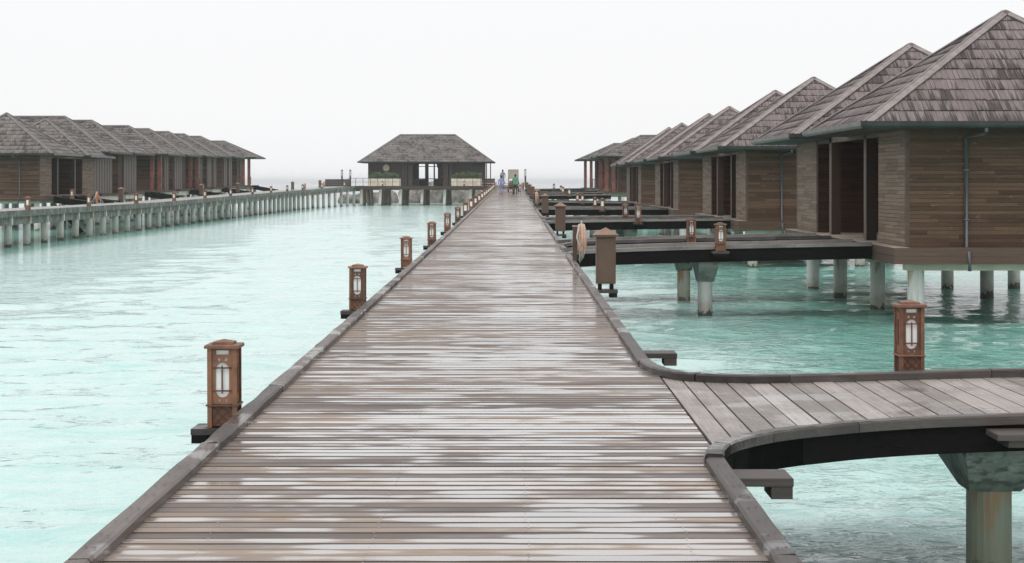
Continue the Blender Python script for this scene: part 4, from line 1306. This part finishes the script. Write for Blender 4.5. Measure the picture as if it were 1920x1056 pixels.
# ------------------------------------------------------------------ boulders of the breakwater behind the pavilion
def boulder(x, y, z, sx, sy, sz, label):
    bm = bmesh.new(); bmesh.ops.create_icosphere(bm, subdivisions=3, radius=1)
    ph = [rng.uniform(0, 6) for _ in range(6)]
    for v in bm.verts:
        c = v.co
        d = 1 + .16*math.sin(3*c.x+ph[0])*math.sin(2.6*c.y+ph[1]) + .10*math.sin(5*c.z+ph[2]+2*c.x) + .05*math.sin(9*c.y+ph[3])*math.sin(8*c.x+ph[4])
        c *= d; c.x = c.x*sx+x; c.y = c.y*sy+y; c.z = c.z*sz+z
    me = bpy.data.meshes.new("boulder"); bm.to_mesh(me); bm.free()
    for p in me.polygons: p.use_smooth = True
    me.materials.append(M['rock'])
    o = bpy.data.objects.new("boulder", me); COL.objects.link(o); tag(o, label, "boulder", "breakwater boulders")
bl = [(-25.0, 290, .5, 1.2, 1.2, .9), (-22.6, 291, .5, 1.5, 1.3, .95), (-20.2, 290, .6, 1.4, 1.3, 1.1), (-18.4, 289, .6, 1.5, 1.2, 1.25), (-15.0, 291, 1.0, 2.0, 1.6, 1.7),
      (-12.0, 290, 1.1, 2.3, 1.6, 2.0), (-9.0, 290, 1.0, 2.0, 1.6, 1.9), (-6.2, 290, .8, 2.1, 1.6, 1.6), (-3.6, 291, .7, 1.8, 1.5, 1.5)]
for i, b in enumerate(bl): boulder(*b, f"brown breakwater boulder behind the pavilion stilts, {ordinal(i)} from the left")

# ------------------------------------------------------------------ people, carts, bicycle on the boardwalk
def person(x, y, z, label, top, bottom, joints, scale=1.0, bare_arms=True):
    """one continuous body grown with a skin modifier from posed joints"""
    J = {'pelvis': (0, 0, .95, .13), 'spine': (0, .01, 1.12, .125), 'chest': (0, .0, 1.32, .15), 'neck': (0, .01, 1.47, .062), 'head': (0, .02, 1.57, .085), 'crown': (0, .02, 1.67, .085),
         'sl': (-.18, 0, 1.40, .07), 'el': (-.25, .03, 1.14, .05), 'hl': (-.22, .22, .98, .038), 'fl': (-.21, .29, .95, .03),
         'sr': (.18, 0, 1.40, .07), 'er': (.25, .03, 1.14, .05), 'hr': (.22, .22, .98, .038), 'fr': (.21, .29, .95, .03),
         'pl': (-.09, 0, .88, .10), 'kl': (-.10, .08, .50, .072), 'al': (-.10, .0, .10, .05), 'tl': (-.11, .14, .04, .042),
         'pr': (.09, 0, .88, .10), 'kr': (.10, .03, .50, .072), 'ar': (.10, -.12, .12, .05), 'tr': (.11, .0, .04, .042)}
    J.update(joints)
    E = [('pelvis', 'spine'), ('spine', 'chest'), ('chest', 'neck'), ('neck', 'head'), ('head', 'crown'), ('chest', 'sl'), ('sl', 'el'), ('el', 'hl'), ('hl', 'fl'),
         ('chest', 'sr'), ('sr', 'er'), ('er', 'hr'), ('hr', 'fr'), ('pelvis', 'pl'), ('pl', 'kl'), ('kl', 'al'), ('al', 'tl'), ('pelvis', 'pr'), ('pr', 'kr'), ('kr', 'ar'), ('ar', 'tr')]
    ks = list(J); me = bpy.data.meshes.new("body")
    me.from_pydata([J[k][:3] for k in ks], [(ks.index(a), ks.index(b)) for a, b in E], [])
    tmp = bpy.data.objects.new("tmp_body", me); COL.objects.link(tmp)
    tmp.modifiers.new("Skin", 'SKIN')
    for i, k in enumerate(ks):
        sv = me.skin_vertices[0].data[i]; sv.radius = (J[k][3], J[k][3]*.85); sv.use_root = (k == 'pelvis')
    md = tmp.modifiers.new("Sub", 'SUBSURF'); md.levels = 1; md.render_levels = 1
    dg = bpy.context.evaluated_depsgraph_get()
    out = bpy.data.meshes.new_from_object(tmp.evaluated_get(dg))
    bpy.data.objects.remove(tmp, do_unlink=True)
    t = thing("person", label, "person", (x, y, z))
    out.name = "body"; out.materials.clear()
    for m_ in (top, bottom, M['skin'], M['black']): out.materials.append(m_)
    for p in out.polygons:
        c = p.center; p.use_smooth = True
        if c.z > 1.45: p.material_index = 2
        elif abs(c.x) > .19 and c.z < 1.22 and c.z > .7: p.material_index = 2 if (bare_arms or c.z < 1.02) else 0
        elif c.z > .90: p.material_index = 0
        elif c.z > .09: p.material_index = 1
        else: p.material_index = 3
    o = bpy.data.objects.new("body", out); o.location = (0, 0, 0); o.scale = (scale,)*3; COL.objects.link(o); o.parent = t
    hm = bmesh.new(); bmesh.ops.create_uvsphere(hm, u_segments=14, v_segments=8, radius=.098)
    hx, hy, hz = J['crown'][:3]
    for v in hm.verts:
        v.co.z = v.co.z*1.05 + hz - .01; v.co.x += hx; v.co.y += hy-.012
        if v.co.z < hz-.07 and v.co.y > hy: v.co.z = hz-.0
    me2 = bpy.data.meshes.new("hair"); hm.to_mesh(me2); hm.free(); me2.materials.append(M['hair'])
    h = bpy.data.objects.new("hair", me2); h.scale = (scale,)*3; COL.objects.link(h); h.parent = t
    return t
YP = 172.0; zp = deck_z(YP)
person(-.98, YP, zp, "person in lavender uniform walking away on the far boardwalk, pushing a trolley", M['lavender'], M['lavender'], {'hr': (.34, .30, 1.02, .038), 'fr': (.38, .38, 1.0, .03), 'er': (.30, .08, 1.14, .05)}, 1.0, False)
person(.30, YP-.2, zp, "person in green shirt and dark trousers walking beside the trolley", M['green'], M['trouser'], {'hr': (.30, .18, .95, .038), 'fr': (.34, .25, .90, .03)}, 1.06)
tr = thing("trolley", "flat hand trolley with two black wheels between the walking people", "trolley", (-.36, YP+.5, zp))
MB().box(-.86, .10, YP+.1, YP+1.6, zp+.50, zp+.58).build("platform", M['cardboard'], tr)
for xx in (-.90, .10):
    w = torus(MB(), (xx, YP+.35, zp+.26), (1, 0, 0), .20, .06, 20, 8).build("wheel", M['black'], tr, smooth=True)
    MB().cyl((xx-.03, YP+.35, zp+.26), (xx+.03, YP+.35, zp+.26), .15, n=14).build("rim", M['steel'], w)
MB().tube([(-.8, YP+.1, zp+.55), (-.8, YP-.1, zp+1.0), (.04, YP-.1, zp+1.0), (.04, YP+.1, zp+.55)], .02, 6).build("handle", M['dark_metal'], tr)
MB().tube([(-.9, YP+.35, zp+.26), (.1, YP+.35, zp+.26)], .02, 6).build("axle", M['dark_metal'], tr)
def sack(name, x, y, z, sx, sy, sz, mat, label, cat):
    bm = bmesh.new(); bmesh.ops.create_icosphere(bm, subdivisions=2, radius=1)
    for v in bm.verts:
        c = v.co; f = 1/(max(abs(c.x), abs(c.y), abs(c.z))**.55); c *= f*(1+.06*math.sin(7*c.x+3*c.y+5*c.z))
        c.x = c.x*sx+x; c.y = c.y*sy+y; c.z = c.z*sz+z+sz
    me = bpy.data.meshes.new(name); bm.to_mesh(me); bm.free(); me.materials.append(mat)
    for p in me.polygons: p.use_smooth = True
    o = bpy.data.objects.new(name, me); COL.objects.link(o); tag(o, label, cat)
sack("bundle", -.12, YP+.7, zp+.58, .24, .3, .30, M['cardboard'], "brown bundle on the right side of the trolley", "bundle")
sack("sack", -.10, YP+.75, zp+1.16, .2, .24, .13, M['white'], "white sack on top of the brown bundle on the trolley", "sack")
# bicycle
by = YP-.1; bx = .74
bk = thing("bicycle", "bicycle beside the person in green, seen from behind", "bicycle", (bx, by, zp))
for yy in (by, by+1.02):
    w = torus(MB(), (bx, yy, zp+.33), (1, 0, 0), .30, .022, 28, 6).build("wheel", M['black'], bk, smooth=True)
    sp = MB()
    for i in range(8):
        a = i*math.pi/4; sp.cyl((bx, yy, zp+.33), (bx, yy+.29*math.cos(a), zp+.33+.29*math.sin(a)), .004, n=4)
    sp.build("spoke", M['steel'], w, kind="stuff")
fr = MB()
for a, b in (((by, .33), (by+.42, .30)), ((by, .33), (by+.30, .80)), ((by+.42, .30), (by+.28, .86)), ((by+.30, .80), (by+.86, .78)), ((by+.42, .30), (by+.86, .70)), ((by+1.02, .33), (by+.83, .92))):
    fr.cyl((bx, a[0], zp+a[1]), (bx, b[0], zp+b[1]), .02, n=6)
fr.build("frame", M['lavender'], bk)
MB().cbox(bx-.08, bx+.08, by+.12, by+.38, zp+.86, zp+.92, .02).build("saddle", M['black'], bk)
MB().tube([(bx-.28, by+.70, zp+.98), (bx-.1, by+.83, zp+.97), (bx+.1, by+.83, zp+.97), (bx+.28, by+.70, zp+.98)], .016, 6).build("handlebar", M['dark_metal'], bk)
MB().box(bx-.12, bx+.12, by+.40, by+.44, zp+.26, zp+.30).build("pedal", M['black'], bk)
MB().box(bx-.05, bx+.05, by-.32, by+.05, zp+.62, zp+.68).build("mudguard", M['white'], bk)
# buggy with a beige back panel
YB = 196.0; zb = deck_z(YB)
bg = thing("buggy", "electric buggy with a tall beige rear panel ahead of the people", "buggy", (.15, YB, zb))
MB().cbox(-.35, .62, YB, YB+.10, zb+.78, zb+2.22, .02).build("rear_panel", M['beige'], bg)
MB().box(-.40, .67, YB-.02, YB+1.9, zb+2.225, zb+2.30).build("roof", M['beige'], bg)
MB().box(-.42, .70, YB+.11, YB+2.4, zb+.32, zb+.72).build("body", M['beige'], bg)
MB().box(-.40, .66, YB-.05, YB+.10, zb+.42, zb+.62).build("bumper", M['dark_metal'], bg)
MB().box(-.36, .62, YB+.7, YB+1.25, zb+.721, zb+.95).build("seat", M['black'], bg)
for xx in (-.38, .66):
    for yy in (YB+.35, YB+2.0):
        torus(MB(), (xx, yy, zb+.25), (1, 0, 0), .17, .08, 18, 8).build("wheel", M['black'], bg, smooth=True)
    MB().cyl((xx*.98, YB+1.7, zb+.72), (xx*.98, YB+1.7, zb+2.22), .025, n=6).build("roof_post", M['dark_metal'], bg)
MB().box(-1.25, -.43, YB-.1, YB+1.8, zb+.42, zb+.50).build("side_platform", M['dark_metal'], bg)
person(-.95, YB+.4, zb+.50, "person in grey riding on the buggy's side platform, facing away", M['grey_cloth'], M['grey_cloth'], {'kl': (-.10, .03, .5, .072), 'al': (-.10, .0, .10, .05), 'ar': (.10, .0, .10, .05), 'tr': (.11, .14, .04, .042)}, 1.02, False)

# ------------------------------------------------------------------ haze
hz = bpy.data.materials.new("sea_haze"); hz.use_nodes = True
ht = hz.node_tree; ht.nodes.clear()
ho = ht.nodes.new("ShaderNodeOutputMaterial"); hv = ht.nodes.new("ShaderNodeVolumePrincipled")
hv.inputs["Color"].default_value = (.99, .99, 1, 1); hv.inputs["Density"].default_value = .00022
hv.inputs["Anisotropy"].default_value = .2
ht.links.new(hv.outputs[0], ho.inputs["Volume"])
o = MB().box(-7600, 7600, -70, 7700, -1.2, 10.6).build("haze", hz)
tag(o, "thin pale sea haze over the whole lagoon", "haze", kind="stuff")
